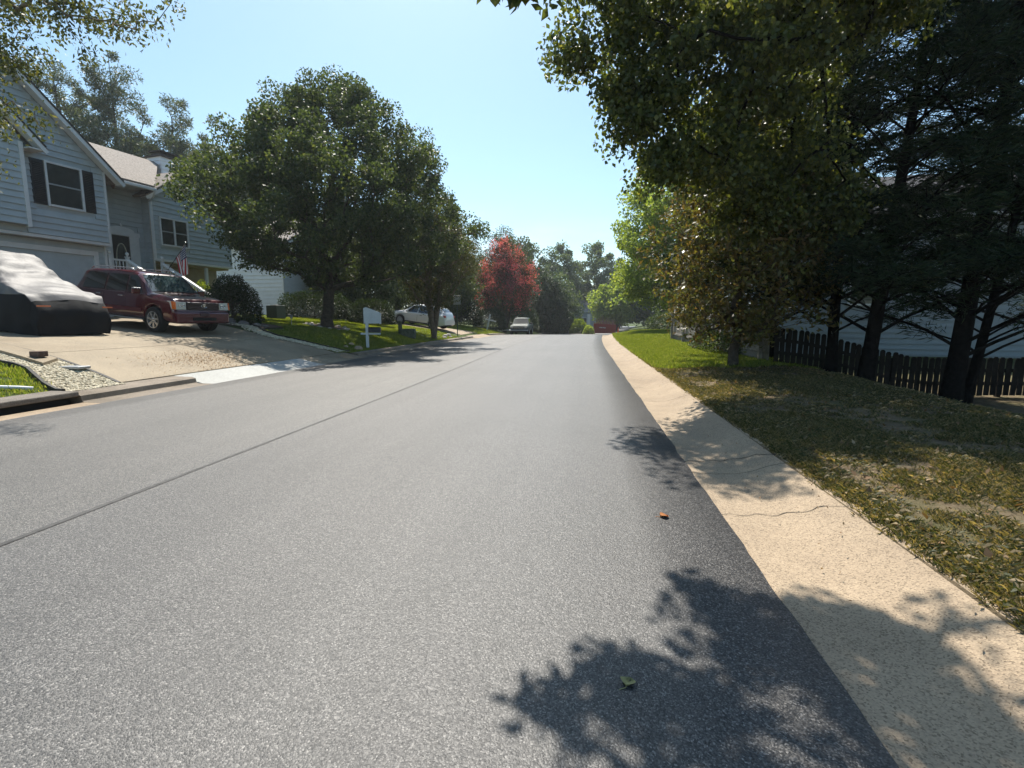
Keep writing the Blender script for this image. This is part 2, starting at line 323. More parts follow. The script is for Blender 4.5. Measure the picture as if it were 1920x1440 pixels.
def edge(Y, a, seed): return a * (vnoise(np.asarray(Y) * 2.3, np.asarray(Y) * 0 + seed) - .5) + a * .5 * (vnoise(np.asarray(Y) * 9.1, np.asarray(Y) * 0 + seed + 5) - .5)
# road
Yr = np.concatenate([np.linspace(-30, 0, 12), np.arange(.1, 16, .12), np.linspace(16.3, 60, 110), np.linspace(62, 150, 30)])
Xr = np.linspace(0, 1, 15)
V = []
for y in Yr:
    x0 = -7.92 + float(edge(y, .02, 3)); x1 = 1.0 + float(edge(y, .022, 9))
    for t in Xr: x = x0 + (x1 - x0) * t; V.append((x + float(bend(y)), y, float(elev(y)) + .012 + .018 * (1 - (2 * t - 1) ** 2)))
    V.append((x1 + float(bend(y)) + .012, y, float(elev(y)) - .03))
    V.append((x0 + float(bend(y)) - .012, y, float(elev(y)) - .03))
c = len(Xr) + 2; F = []
for i in range(len(Yr) - 1):
    for j in range(len(Xr)): F.append((i * c + j, i * c + j + 1, (i + 1) * c + j + 1, (i + 1) * c + j))
    F.append((i * c + c - 1, i * c, (i + 1) * c, (i + 1) * c + c - 1))
ro = link('road', bpy.data.meshes.new('road'), kind='structure'); setmesh(ro, V, F, smooth=True); ro.data.materials.append(ASPH)
# paving seam down the middle: a tar joint a few cm wide
mb = MB(); pr = []
for y in np.arange(-3, 75, .25):
    xm = -3.5 + .05 * (float(vnoise(y * .35, 2)) - .5) - .25 * float(sstep(8, 30, y)); wd = .012 + .016 * float(vnoise(y * 1.7, 8)); z = float(elev(y)) + .012 + .018 * (1 - ((xm + 3.46) / 4.46) ** 2) + .004
    pr.append([(xm - wd + float(bend(y)), y, z), (xm + wd + float(bend(y)), y, z)])
mb.grid(pr).build('road_seam', mat('tar_joint', (.055, .053, .051), .7, var=.5, scale=12), ro, smooth=True)
# gutter and kerb profiles; each poured length is its own part
def strip(name, prof, y0, y1, m, parent, sign=1, n=None, gap=.006):
    ys = np.linspace(y0 + gap, y1 - gap, n or max(3, int((y1 - y0) / .5))); rows = []
    for y in ys:
        e = float(elev(y)); b_ = float(bend(y)); rows.append([(x + b_, y, z + e + (.004 * (float(vnoise(y * 2, x * 9)) - .5))) for x, z in prof])
    q = MB().grid(rows if sign > 0 else rows[::-1])
    q.f.append(tuple(range(len(prof)))); nn = (len(rows) - 1) * len(prof); q.f.append(tuple(nn + i for i in range(len(prof)))[::-1])
    return q.build(name, m, parent, smooth=50)
PR = [(.96, -.06), (.965, .0), (1.2, -.008), (1.38, .0), (1.52, .03), (1.66, .085), (1.76, .115), (1.87, .125), (1.885, .10), (1.885, -.06)]
gr = link('gutter', None, kind='structure')
for k, y0 in enumerate([-6, -2.6, .55, 4.62, 8.7, 12.4, 16, 20, 24, 28, 32, 36, 40, 44, 48, 52, 57, 63, 70, 78]):
    y1 = [-2.6, .55, 4.62, 8.7, 12.4, 16, 20, 24, 28, 32, 36, 40, 44, 48, 52, 57, 63, 70, 78, 95][k]
    strip('gutter_section', PR, y0, y1, CONC, gr)
PL = [(-8.76, -.08), (-8.74, .11), (-8.66, .14), (-8.5, .14), (-8.42, .11), (-8.4, .02), (-8.36, .0), (-7.9, -.004), (-7.89, -.06)]
PLA = [(-8.975, -.08), (-8.97, .155), (-8.90, .145), (-8.7, .10), (-8.4, .03), (-8.25, .0), (-7.9, -.004), (-7.89, -.06)]
gl = link('kerb', None, kind='structure')
strip('kerb_section', [(-8.99, -.08), (-8.985, .15)] + PL[2:], 7.16, 9.7, KERBD, gl)
strip('kerb_apron', PLA, 9.7, 13.4, CONCN, gl)
strip('kerb_apron', PLA, 13.4, 14.6, CONCN, gl)
strip('kerb_apron', PLA, 14.6, 17.6, CONCD, gl)
for y0, y1 in [(17.6, 21), (21, 25), (25, 29), (29, 33), (33, 36.2)]: strip('kerb_section', PL, y0, y1, KERBD, gl)
strip('kerb_apron', PLA, 36.2, 41.5, CONC, gl)
for y0, y1 in [(41.5, 46), (46, 51), (51, 56), (56, 62), (62, 70), (70, 80)]: strip('kerb_section', PL, y0, y1, KERBD, gl)
strip('gutter_section', [(-8.42, -.05), (-8.36, 0.0), (-7.9, -.004), (-7.89, -.06)], 2.0, 7.16, CONC, gl)
for y0, y1 in [(-4, 2.0)]: strip('kerb_section', PL, y0, y1, KERBD, gl)
def crack(pts_, parent, w=.008, prof=PR):
    rows = []
    for i, (x, y) in enumerate(pts_):
        z = float(np.interp(x, [a for a, b in prof[1:8]], [b for a, b in prof[1:8]])) + .004; ww = w * random.uniform(.4, 1.2); rows.append([(x, y - ww, z), (x, y + ww, z)])
    return MB().grid(rows).build('crack', mat('crack_dark', (.03, .025, .02), .9), parent)
for y0, amp in ((4.95, .10), (3.6, .05), (7.1, .04), (10.4, .04)): crack([(x, y0 + amp * math.sin((x - .97) * 4.2) + .02 * math.sin(x * 31) + .25 * amp * random.uniform(-.3, .3)) for x in np.linspace(.97, 1.86, 26)], gr, .007 if amp > .06 else .004)
# storm drain inlet
LIDM = concrete('lid_concrete', (.20, .17, .14), (.10, .085, .07), (.6, .58, .5), 2.5)
dr = thing('storm_drain', 'open kerb inlet with a flat concrete lid and black slot beside the road', 'storm drain', (-8.9, 6, 0))
q = MB(); q.b2((-8.97, 3.9, .10), (-8.42, 7.15, .19)); q.build('lid', LIDM, dr, world=True, bevel=.02)
MB().b2((-8.47, 2.05, -.09), (-8.42, 3.88, .2)).build('end_wall', KERBD, dr, world=True)
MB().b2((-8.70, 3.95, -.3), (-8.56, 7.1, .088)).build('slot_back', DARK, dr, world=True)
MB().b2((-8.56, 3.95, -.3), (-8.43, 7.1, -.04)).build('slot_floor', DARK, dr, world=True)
# driveway slabs (terrain-following, separated by joints)
def quadpatch(c00, c10, c11, c01, n=8, lift=.03, gap=.02, m=CONCD, parent=None, name='slab', thick=.1, zfun=None):
    P = []; cs = [Vector((a[0], a[1])) for a in (c00, c10, c11, c01)]; ce = sum(cs, Vector((0, 0))) / 4
    cs = [q + (ce - q).normalized() * gap for q in cs]
    for i in range(n + 1):
        row = []
        for j in range(n + 1):
            s, t = i / n, j / n; p = (cs[0] * (1 - s) + cs[1] * s) * (1 - t) + (cs[3] * (1 - s) + cs[2] * s) * t
            row.append((p.x, p.y, (zfun or G)(p.x, p.y) + lift))
        P.append(row)
    q = MB().grid(P); w = n + 1
    ring = [i * w for i in range(w)] + [n * w + j for j in range(1, w)] + [i * w + n for i in range(n - 1, -1, -1)] + [j for j in range(n - 1, 0, -1)]
    b0 = len(q.v); q.v += [(q.v[i][0], q.v[i][1], q.v[i][2] - thick) for i in ring]
    for k in range(len(ring)): k2 = (k + 1) % len(ring); q.f.append((ring[k], ring[k2], b0 + k2, b0 + k))
    return q.build(name, m, parent, smooth=50)
dw = link('driveway', None, kind='structure')
A_ = lambda t: (-8.975 + (-20.5 + 8.975) * t, 8.42 + 2.25 * t)       # near edge
M_ = lambda t: (-8.975 + (-20.5 + 8.975) * t, 12.3 + 1.2 * t)
B_ = lambda t: [(-8.93, 16.9), (-11.6, 16.75), (-15.4, 17.6), (-20.5, 17.6)]
tt = [0, .20, .48, 1.0]; bb = [(-8.975, 17.0), (-11.3, 16.6), (-14.6, 17.9), (-20.5, 17.3)]
for i in range(3):
    quadpatch(A_(tt[i]), A_(tt[i + 1]), M_(tt[i + 1]), M_(tt[i]), parent=dw)
    quadpatch(M_(tt[i]), M_(tt[i + 1]), bb[i + 1], bb[i], parent=dw)
# second driveway, under the white car
d2 = link('driveway', None, kind='structure')
quadpatch((-8.98, 35.8), (-11.5, 34.0), (-11.5, 37.6), (-8.98, 41), parent=d2, m=CONC)
quadpatch((-11.5, 34.0), (-22, 32), (-22, 36), (-11.5, 37.6), parent=d2, m=CONC)

# ------------------------------------------------------------ scattering (grass, pebbles) with geometry nodes
def scatter(name, P, S, coll, **kw):
    o = link(name, bpy.data.meshes.new(name), **kw); me = o.data
    me.vertices.add(len(P)); me.vertices.foreach_set('co', np.asarray(P, np.float32).ravel())
    a = me.attributes.new('sc', 'FLOAT', 'POINT'); a.data.foreach_set('value', np.asarray(S, np.float32))
    g = bpy.data.node_groups.new(name, 'GeometryNodeTree'); g.is_modifier = True
    g.interface.new_socket('Geometry', in_out='INPUT', socket_type='NodeSocketGeometry'); g.interface.new_socket('Geometry', in_out='OUTPUT', socket_type='NodeSocketGeometry')
    n = g.nodes; i = n.new('NodeGroupInput'); u = n.new('NodeGroupOutput'); ip = n.new('GeometryNodeInstanceOnPoints'); ci = n.new('GeometryNodeCollectionInfo')
    ci.inputs['Collection'].default_value = coll; ci.inputs['Separate Children'].default_value = True; ci.inputs['Reset Children'].default_value = True
    ip.inputs['Pick Instance'].default_value = True
    ra = n.new('FunctionNodeRandomValue'); ra.data_type = 'FLOAT_VECTOR'; ra.inputs['Min'].default_value = (-.15, -.15, 0); ra.inputs['Max'].default_value = (.15, .15, 6.28)
    na = n.new('GeometryNodeInputNamedAttribute'); na.data_type = 'FLOAT'; na.inputs['Name'].default_value = 'sc'
    l = g.links.new; l(i.outputs[0], ip.inputs['Points']); l(ci.outputs[0], ip.inputs['Instance']); l(ra.outputs[0], ip.inputs['Rotation']); l(na.outputs['Attribute'], ip.inputs['Scale']); l(ip.outputs[0], u.inputs[0])
    md = o.modifiers.new('scatter', 'NODES'); md.node_group = g; return o
def tuft_coll(name, m, nvar, blades, h, spread, w, lean=.5, broad=False):
    c = bpy.data.collections.new(name)
    for k in range(nvar):
        V = []; F = []; T = []
        for b in range(blades):
            a = random.uniform(0, 6.28); r = spread * random.random() ** .6; x, y = r * math.cos(a), r * math.sin(a); hh = h * random.uniform(.45, 1.1)
            d = random.uniform(0, 6.28); le = lean * random.uniform(.2, 1.2) * hh; dx, dy = math.cos(d), math.sin(d); px, py = -dy * w / 2, dx * w / 2; i = len(V)
            if broad:
                V += [(x, y, hh * .3), (x + dx * le * .5 + px, y + dy * le * .5 + py, hh * .75), (x + dx * le, y + dy * le, hh * .7), (x + dx * le * .5 - px, y + dy * le * .5 - py, hh * .6)]
            else: V += [(x - px, y - py, 0), (x + px, y + py, 0), (x + dx * le * .45 + px * .6, y + dy * le * .45 + py * .6, hh * .7), (x + dx * le, y + dy * le, hh)]
            F.append((i, i + 1, i + 2, i + 3)); T += [random.random()] * 4
        o = bpy.data.objects.new(name + '_tuft', bpy.data.meshes.new(name)); c.objects.link(o); setmesh(o, V, F, T); o.data.materials.append(m)
    return c
CG = tuft_coll('lawn', GRASS, 5, 24, .085, .11, .011, .5)
CW = tuft_coll('weeds', WEED, 7, 26, .06, .09, .006, 1.3)
CB = tuft_coll('broadweed', WEED, 5, 20, .05, .07, .012, 1.2, True)
def pts(n, x0, x1, y0, y1, dens=None, keep=None):
    X = RNG.uniform(x0, x1, n); Y = RNG.uniform(y0, y1, n); k = np.ones(n, bool)
    if dens is not None: k &= RNG.random(n) < dens(X, Y)
    if keep is not None: k &= keep(X, Y)
    X, Y = X[k], Y[k]; Xw = X + bend(Y); return np.stack([Xw, Y, gzr(Xw, Y) - .006], -1)
dverge = lambda X, Y: np.clip((fbm(X * 1.1, Y * 1.1, 21) - .46) * 6, .06, 1) * (.35 + .65 * sstep(1.88, 2.3, X + .15 * vnoise(Y * 3, Y * 0)))
P = np.concatenate([pts(30000, 1.9, 5.6, .3, 6.5, dverge), pts(30000, 1.9, 7, 6.5, 13, dverge), pts(9000, 1.9, 6.5, 13, 19, dverge), pts(3500, 1.85, 2.1, .3, 19)])
scatter('verge_grass', P, RNG.uniform(.35, .9, len(P)), CW, kind='stuff', label='thin patchy grass on the shaded right verge')
P = np.concatenate([pts(12000, 1.95, 5.6, .3, 13, lambda X, Y: np.clip((fbm(X * 1.6, Y * 1.6, 41) - .5) * 6, 0, 1)), pts(900, 4.6, 5.4, 4, 13), pts(500, 1.84, 2.05, .3, 20)])
scatter('verge_weeds', P, RNG.uniform(.5, 1.25, len(P)), CB, kind='stuff', label='broad-leaved weeds in the right verge')
P = np.concatenate([pts(26000, 1.9, 6.0, 13, 27, lambda X, Y: sstep(10, 18, Y + 5 * (fbm(X, Y, 8) - .3))), pts(20000, 1.9, 12, 27, 50)])
scatter('lawn_grass', P, RNG.uniform(.7, 1.3, len(P)), CG, kind='stuff', label='bright mown grass on the right bank before the crest')
def left_keep(X, Y):
    drive = (Y > 8.35 + (-8.93 - X) * .194) & (Y < np.interp(-X, [8.9, 11.3, 13, 14.6, 25], [17.15, 16.9, 18.2, 18.5, 18.5]))
    peb = (X > -17) & (Y > np.interp(-X, [8.7, 9.25, 9.74, 10.17, 10.5, 10.8, 12, 16], [7.17, 7.29, 7.52, 7.74, 7.80, 7.76, 7.7, 8.0])) & (Y < 8.6 + (-8.93 - X) * .194)
    dr_ = (X > -9.02) & (Y < 7.2)
    d2_ = (Y > 34.2 - (-8.4 - X) * .14) & (Y < 40.5 - (-8.4 - X) * .6) & (Y > 33.2 - (-8.4 - X) * .28)
    bed = (X + 13.9) ** 2 / 3.4 + (Y - 18.6) ** 2 / 1.6 < 1
    ring = (X + 12.4) ** 2 + (Y - 22.8) ** 2 < 1.0
    return ~(drive | peb | dr_ | d2_ | bed | ring)
P = np.concatenate([pts(9000, -20, -8.8, 2, 9.5, keep=left_keep), pts(26000, -17, -8.78, 16, 28, keep=left_keep), pts(16000, -22, -8.78, 28, 52, keep=left_keep)])
scatter('front_lawn', P, RNG.uniform(.6, 1.1, len(P)), CG, kind='stuff', label='mown lawn of the left front gardens')
# pebble beds
PEB = mat('river_pebbles', (.56, .53, .46), .7, attr='tint', col2=[(.30, .25, .17), (.50, .43, .30), (.66, .60, .45)])
cp = bpy.data.collections.new('pebbles_src')
ico = [(0, 0, 1), (.894, 0, .447), (.276, .851, .447), (-.724, .526, .447), (-.724, -.526, .447), (.276, -.851, .447), (.724, .526, -.447), (-.276, .851, -.447), (-.894, 0, -.447), (-.276, -.851, -.447), (.724, -.526, -.447), (0, 0, -1)]
icf = [(0, 1, 2), (0, 2, 3), (0, 3, 4), (0, 4, 5), (0, 5, 1), (1, 6, 2), (2, 7, 3), (3, 8, 4), (4, 9, 5), (5, 10, 1), (6, 7, 2), (7, 8, 3), (8, 9, 4), (9, 10, 5), (10, 6, 1), (11, 7, 6), (11, 8, 7), (11, 9, 8), (11, 10, 9), (11, 6, 10)]
for k in range(8):
    s = (random.uniform(.8, 1.5), random.uniform(.7, 1.1), random.uniform(.4, .65)); o = bpy.data.objects.new('pebble', bpy.data.meshes.new('pebble')); cp.objects.link(o)
    setmesh(o, [(a * s[0] * random.uniform(.85, 1.15), b * s[1] * random.uniform(.85, 1.15), c_ * s[2]) for a, b, c_ in ico], icf, [k / 7] * 12, smooth=True); o.data.materials.append(PEB)
def pebkeep(X, Y): return (Y > np.interp(-X, [8.7, 9.25, 9.74, 10.17, 10.5, 10.8, 12, 16], [7.17, 7.29, 7.52, 7.74, 7.80, 7.76, 7.7, 8.0])) & (Y < 8.42 + (-8.93 - X) * .194)
X = RNG.uniform(-17.5, -8.8, 60000); Y = RNG.uniform(7.15, 10.2, 60000); k = pebkeep(X, Y); X, Y = X[k], Y[k]
P1 = np.stack([X, Y, gz(X, Y) + .02 * RNG.random(len(X)) + .01], -1)
scatter('pebble_bed', P1, RNG.uniform(.013, .030, len(P1)), cp, kind='stuff', label='pale river pebbles between the driveway and the lawn strip')
pb = np.array([(-8.95, 17.6), (-9.6, 17.05), (-10.4, 16.85), (-11.3, 16.8), (-12.2, 17.3), (-13.2, 18.1), (-14.2, 18.5)])
seg = RNG.integers(0, len(pb) - 1, 3600); t = RNG.random(3600)[:, None]; c_ = pb[seg] * (1 - t) + pb[seg + 1] * t + RNG.normal(0, .12, (3600, 2)); c_[:, 0] = np.minimum(c_[:, 0], -8.82)
P2 = np.stack([c_[:, 0], c_[:, 1], gz(c_[:, 0], c_[:, 1]) + .05], -1)
scatter('pebble_border', P2, RNG.uniform(.02, .045, len(P2)), cp, kind='stuff', label='strip of pale pebbles along the front lawn edge')
def ribbon(path, w, h, lift=0):
    q = MB(); Pp = [Vector((x, y)) for x, y in path]; rows = []
    for i, p in enumerate(Pp):
        d = (Pp[min(i + 1, len(Pp) - 1)] - Pp[max(0, i - 1)]).normalized(); nn = Vector((-d.y, d.x)) * w / 2; z = G(p.x, p.y) + lift
        a, b = p + nn, p - nn; rows.append([(a.x, a.y, z - .05), (a.x, a.y, z + h), (b.x, b.y, z + h), (b.x, b.y, z - .05)])
    return q.grid(rows)
def interp_path(p, n=40):
    p = np.array(p, float); d = np.r_[0, np.cumsum(np.hypot(*np.diff(p, axis=0).T))]; s = np.linspace(0, d[-1], n); return list(zip(np.interp(s, d, p[:, 0]), np.interp(s, d, p[:, 1])))
EDGM = mat('edging_plastic', (.02, .018, .015), .7)
o = ribbon(interp_path([(-8.75, 7.17), (-9.25, 7.29), (-9.74, 7.52), (-10.17, 7.74), (-10.5, 7.80), (-10.8, 7.76), (-12, 7.7), (-16, 8.0)]), .05, .09).build('lawn_edging', EDGM, label='black edging strip curving between pebbles and lawn by the storm drain', category='edging')
o = ribbon(interp_path([(-8.85, 17.85), (-9.6, 17.3), (-10.4, 17.1), (-11.3, 17.05), (-12.1, 17.5), (-13.0, 18.35), (-13.9, 18.75)]), .05, .1).build('lawn_edging', EDGM, label='black edging strip along the lawn under the big pear tree', category='edging')
o = ribbon(interp_path([(-8.96, 8.40), (-12.6, 9.11), (-17, 9.97)]), .06, .045).build('lawn_edging', EDGM, label='dark timber strip along the near side of the wide driveway', category='edging')
# flat slabs and lids in the pebbles
q = quadpatch((-10.3, 8.13), (-12.2, 8.45), (-12.35, 8.95), (-10.55, 8.62), n=3, lift=.09, name='concrete_pad', m=CONCD); q['label'] = 'low tan concrete pad lying in the pebble bed'; q['category'] = 'concrete pad'
mb = MB().box((-10.75, 8.42, G(-10.75, 8.42) + .15), (.2, .2, .11)); o = mb.build('brick_block', mat('brown_block', (.10, .06, .045), .8, var=.3), bevel=.008, label='dark brown block sitting on the tan concrete pad', category='block')
mb = MB().box((-9.98, 8.42, G(-9.98, 8.42) + .05), (.5, .26, .05)); o = mb.build('meter_cover', STEEL, bevel=.01, label='flat grey meter cover set in the pebbles by the driveway', category='meter cover')
mb = MB().tube([(x, y, G(x, y) + .05) for x, y in ((-9.7, 6.3), (-9.45, 6.65), (-9.28, 6.9), (-9.17, 7.03))], .03); mb.build('drain_pipe', WHITE, smooth=True, label='short white pipe lying in the grass behind the storm drain', category='pipe')

# ------------------------------------------------------------ trees
def tubes(P, par, R, n=5):
    idx = np.arange(len(P)); ok = par >= 0; i1 = idx[ok]; i0 = par[ok]
    A, B = P[i0], P[i1]; ra = np.minimum(R[i0], R[i1] * 1.25 + .004); rb = R[i1]
    d = B - A; L = np.linalg.norm(d, axis=1, keepdims=True) + 1e-6; d = d / L; up = np.where(np.abs(d[:, 2:]) < .9, [[0, 0, 1.]], [[1., 0, 0]])
    a = np.cross(d, up); a /= np.linalg.norm(a, axis=1, keepdims=True); b = np.cross(d, a); V = []
    A = A - d * ra[:, None] * .25; B = B + d * rb[:, None] * .25
    for base, r in ((A, ra), (B, rb)):
        for j in range(n): t = 2 * math.pi * j / n; V.append(base + (a * math.cos(t) + b * math.sin(t)) * r[:, None])
    V = np.stack(V, 1); m = len(i1); o = np.arange(m)[:, None] * 2 * n; F = []
    for j in range(n): F.append(np.stack([o[:, 0] + j, o[:, 0] + (j + 1) % n, o[:, 0] + n + (j + 1) % n, o[:, 0] + n + j], -1))
    return V.reshape(-1, 3), np.concatenate(F)
def skeleton(trunk, targets, r0, rmin=.008, arch=.10, pen=.9, path=.22, seed=0):
    rg = np.random.default_rng(seed); nT = len(targets); cap = len(trunk) + 3 * nT
    P = np.zeros((cap, 3)); par = np.full(cap, -1); PL_ = np.zeros(cap); n = len(trunk); P[:n] = trunk
    for i in range(1, n): par[i] = i - 1; PL_[i] = PL_[i - 1] + np.linalg.norm(P[i] - P[i - 1])
    lo = max(1, n // 3); dist = np.min(np.linalg.norm(targets[:, None] - P[None, lo:n], axis=2), axis=1)
    leafn = []
    for t in targets[np.argsort(dist)]:
        d = np.linalg.norm(P[lo:n] - t, axis=1); cost = d + path * PL_[lo:n] + pen * np.clip(P[lo:n, 2] - t[2] + .3, 0, None)
        j = lo + int(np.argmin(cost)); D = np.linalg.norm(t - P[j]); s = P[j]
        for q, f_ in ((0, .36), (1, .7), (2, 1.0)):
            p = s + (t - s) * f_; p = p + [0, 0, arch * D * 4 * f_ * (1 - f_)] + rg.normal(0, .035 * D, 3) * (q < 2)
            P[n] = p; par[n] = j if q == 0 else n - 1; PL_[n] = PL_[par[n]] + np.linalg.norm(P[n] - P[par[n]]); n += 1
        leafn.append(n - 1)
    P, par = P[:n], par[:n]; cnt = np.zeros(n); cnt[leafn] = 1
    for i in range(n - 1, 0, -1): cnt[par[i]] += cnt[i]
    R = np.maximum(r0 * (cnt / cnt[0]) ** .5, rmin); nt_ = len(trunk)
    h = P[:nt_, 2] - P[0, 2]; R[:nt_] *= 1 + .45 * np.exp(-h / (r0 * 1.6))
    return P, par, R, np.array(leafn)
def leaves(C, L, Wd, droop=.3, seed=0, flat=0, fold=.18, dirs=None):
    rg = np.random.default_rng(seed); n = len(C); a = rg.normal(0, 1, (n, 3)); a[:, 2] -= droop
    if dirs is not None: a = dirs + .45 * a
    a /= np.linalg.norm(a, axis=1, keepdims=True); nn = rg.normal(0, 1, (n, 3)); nn[:, 2] += flat
    b = np.cross(a, nn); b /= np.linalg.norm(b, axis=1, keepdims=True) + 1e-9; nn = np.cross(b, a)
    l = (L * rg.uniform(.65, 1.25, n))[:, None]; w = (Wd * rg.uniform(.7, 1.2, n))[:, None]
    V = np.stack([C, C + a * l * .45 + b * w / 2 + nn * w * fold, C + a * l, C + a * l * .45 - b * w / 2 + nn * w * fold], 1)
    return V.reshape(-1, 3), (np.arange(n)[:, None] * 4 + np.arange(4))
def add_leaves(name, parent, C, L, Wd, m, seed=0, tintbias=None, **kw):
    rg = np.random.default_rng(seed + 5); V, F = leaves(C, L, Wd, seed=seed, **kw); t = np.clip(rg.beta(1.6, 2.2, len(C)) + (0 if tintbias is None else tintbias), 0, 1)
    o = link(name, bpy.data.meshes.new(name), parent); setmesh(o, V - np.array(OFF[parent.name]), F, np.repeat(t, 4)); o.data.materials.append(m); return o
def wood(name, parent, P, par, R, m=BARK, n=5):
    V, F = tubes(P, par, R, n); o = link(name, bpy.data.meshes.new(name), parent); setmesh(o, V - np.array(OFF[parent.name]), F, smooth=True); o.data.materials.append(m); return o
def envelope(n, cx, cy, prof, rg, lump=.2, shell=.5, low=0):
    z = np.array([p[0] for p in prof]); r = np.array([p[1] for p in prof]); zz = np.linspace(z[0], z[-1], 200); rr = np.interp(zz, z, r); cdf = np.cumsum(rr ** 1.7); cdf /= cdf[-1]
    Z = np.interp(rg.random(n), cdf, zz); th = rg.uniform(0, 6.283, n); ph = rg.uniform(0, 6.28, 6)
    lum = 1 + lump * (np.sin(2 * th + ph[0] + Z * .5) * .4 + np.sin(3 * th + ph[1] - Z * .9) * .35 + np.sin(5 * th + ph[2] + Z * 1.7) * .3)
    Rr = np.interp(Z, z, r) * lum * rg.random(n) ** shell
    return np.stack([cx + Rr * np.cos(th), cy + Rr * np.sin(th), Z], -1)
def cluster_leaves(P, par, tips, m_per, sig, rg, up=0):
    k = np.repeat(tips, m_per); p = P[k]; q = P[par[k]]; t = rg.random(len(k))[:, None] ** .7
    d = q + (p - q) * (.35 + .75 * t); s = sig * rg.uniform(.45, 1.35, len(tips)); sg = np.repeat(s, m_per)[:, None]
    nn = rg.normal(0, 1, (len(k), 3)); L = np.linalg.norm(nn, axis=1, keepdims=True); nn *= np.minimum(1, 1.7 / L); return d + nn * sg * [1, 1, .8]
def broadleaf(name, label, x, y, prof, r0, n_t, n_l, L, Wd, m, seed, group=None, lump=.2, sig=.35, bark=BARK, trunk_top=None, lean=(0, 0), stems=1, z0=None, shell=.5, droop=.3, arch=.1, cat='tree', extra=None, forks=None, rmin=.008, crown='crown', shift=0):
    rg = np.random.default_rng(seed); z0 = G(x, y) - .1 if z0 is None else z0; root = thing(name, label, cat, (x, y, z0), group=group)
    ztop = trunk_top or (prof[0][0] + (prof[-1][0] - prof[0][0]) * .7); tr = []
    for k in np.linspace(0, 1, 9): tr.append((x + lean[0] * k + rg.normal(0, .03) * (k > 0), y + lean[1] * k, z0 + (ztop - z0) * k))
    tr = np.array(tr); T = envelope(n_t, x + shift + lean[0] * .6, y + lean[1] * .6, prof, rg, lump, shell)
    if extra is not None: T = np.concatenate([T, extra])
    if stems > 1:
        Ps, pars, Rs, tips = [], [], [], []; o_ = 0; ang = rg.uniform(0, 6.28)
        grp = ((np.arctan2(T[:, 1] - y, T[:, 0] - x) + ang) % 6.283 // (6.284 / stems)).astype(int)
        for s in range(stems):
            g_ = T[grp == s]
            if len(g_) < 2: continue
            mc = g_.mean(0); tt_ = np.array([(x + (mc[0] - x) * k ** .9 * .55 + .05 * math.cos(s * 2.1) , y + (mc[1] - y) * k ** .9 * .55 + .05 * math.sin(s * 2.1), z0 + (ztop - z0) * k) for k in np.linspace(0, 1, 8)])
            P, par, R, tp = skeleton(tt_, g_, r0 * .62, rmin, arch, seed=seed + s); Ps.append(P); pars.append(np.where(par >= 0, par + o_, -1)); Rs.append(R); tips.append(tp + o_); o_ += len(P)
        P = np.concatenate(Ps); par = np.concatenate(pars); R = np.concatenate(Rs); tips = np.concatenate(tips)
    else: P, par, R, tips = skeleton(tr, T, r0, rmin, arch, seed=seed)
    wood('trunk', root, P, par, R, bark, 8 if r0 > .1 else 5)
    C = cluster_leaves(P, par, tips, max(1, n_l // len(tips)), sig, rg); C = C[C[:, 2] > gz(C[:, 0], C[:, 1]) + .05]
    add_leaves(crown, root, C, L, Wd, m, seed, droop=droop); return root, P, par, tips

# the large pear tree on the left lawn
rg = np.random.default_rng(8); SHOOTS = []
for k in range(46): a_, rr_ = rg.uniform(0, 6.28), 4.6 * rg.random() ** .6; zt_ = np.interp(rr_, [0, 1.5, 3, 4.6], [11.5, 10.7, 9.2, 7.6]); SHOOTS += [(-11.5 + rr_ * math.cos(a_), 22.8 + rr_ * math.sin(a_), zt_ + q) for q in (0, .5, rg.uniform(.8, 1.25))]
SHOOTS = np.array(SHOOTS)
broadleaf('pear_tree', 'large rounded tree with a thick dark trunk on the lawn beside the driveway', -12.4, 22.8,
    [(3.1, 1.6), (3.9, 4.2), (4.9, 5.7), (6.0, 6.2), (7.1, 5.9), (8.1, 5.2), (9.1, 4.3), (10.1, 3.2), (11.2, 2.3), (12.2, 1.1)], .25, 640, 150000, .13, .095, LPEAR, 3, lump=.32, sig=.30, trunk_top=4.6, shell=.40, arch=-.03, lean=(.35, 0), shift=.65, extra=SHOOTS)
# smaller tree by the kerb behind the letterbox
broadleaf('crape_myrtle', 'slim many-stemmed tree at the kerb in front of the white parked car', -9.15, 29.6,
    [(2.2, 1.3), (3.4, 2.4), (5, 2.9), (6.6, 2.5), (8, 1.3), (8.8, .3)], .22, 240, 42000, .10, .06, leafmat('myrtle_leaves', [(.028, .042, .014), (.05, .065, .02), (.085, .085, .03), (.14, .10, .04)]), 5, lump=.3, sig=.35, stems=4, bark=BARKL, trunk_top=4.5)
# red flowering crape myrtle
r_, P, par, tips = broadleaf('crape_myrtle', 'red flowering crape myrtle behind the parked pickup', -8.9 , 55.5,
    [(1.6, 1.6), (2.6, 3.0), (4.0, 4.0), (5.6, 3.8), (7.4, 2.7), (9.0, 1.5), (10.2, .4)], .22, 260, 34000, .15, .10, LRED, 9, lump=.35, sig=.4, stems=4, trunk_top=4)
rg = np.random.default_rng(90); hh_ = P[tips]; out_ = np.hypot(hh_[:, 0] + 8.9, hh_[:, 1] - 55.5) + .35 * (hh_[:, 2] - 2); k = rg.random(len(tips)) < np.clip((out_ - 1.8) * .5, .15, .8); sel = tips[k]; C = P[np.repeat(sel, 95)] + rg.normal(0, 1, (len(sel) * 95, 3)) * [.26, .26, .34] + [0, 0, .25]
add_leaves('blossom', r_, C, .13, .12, FRED, 91)
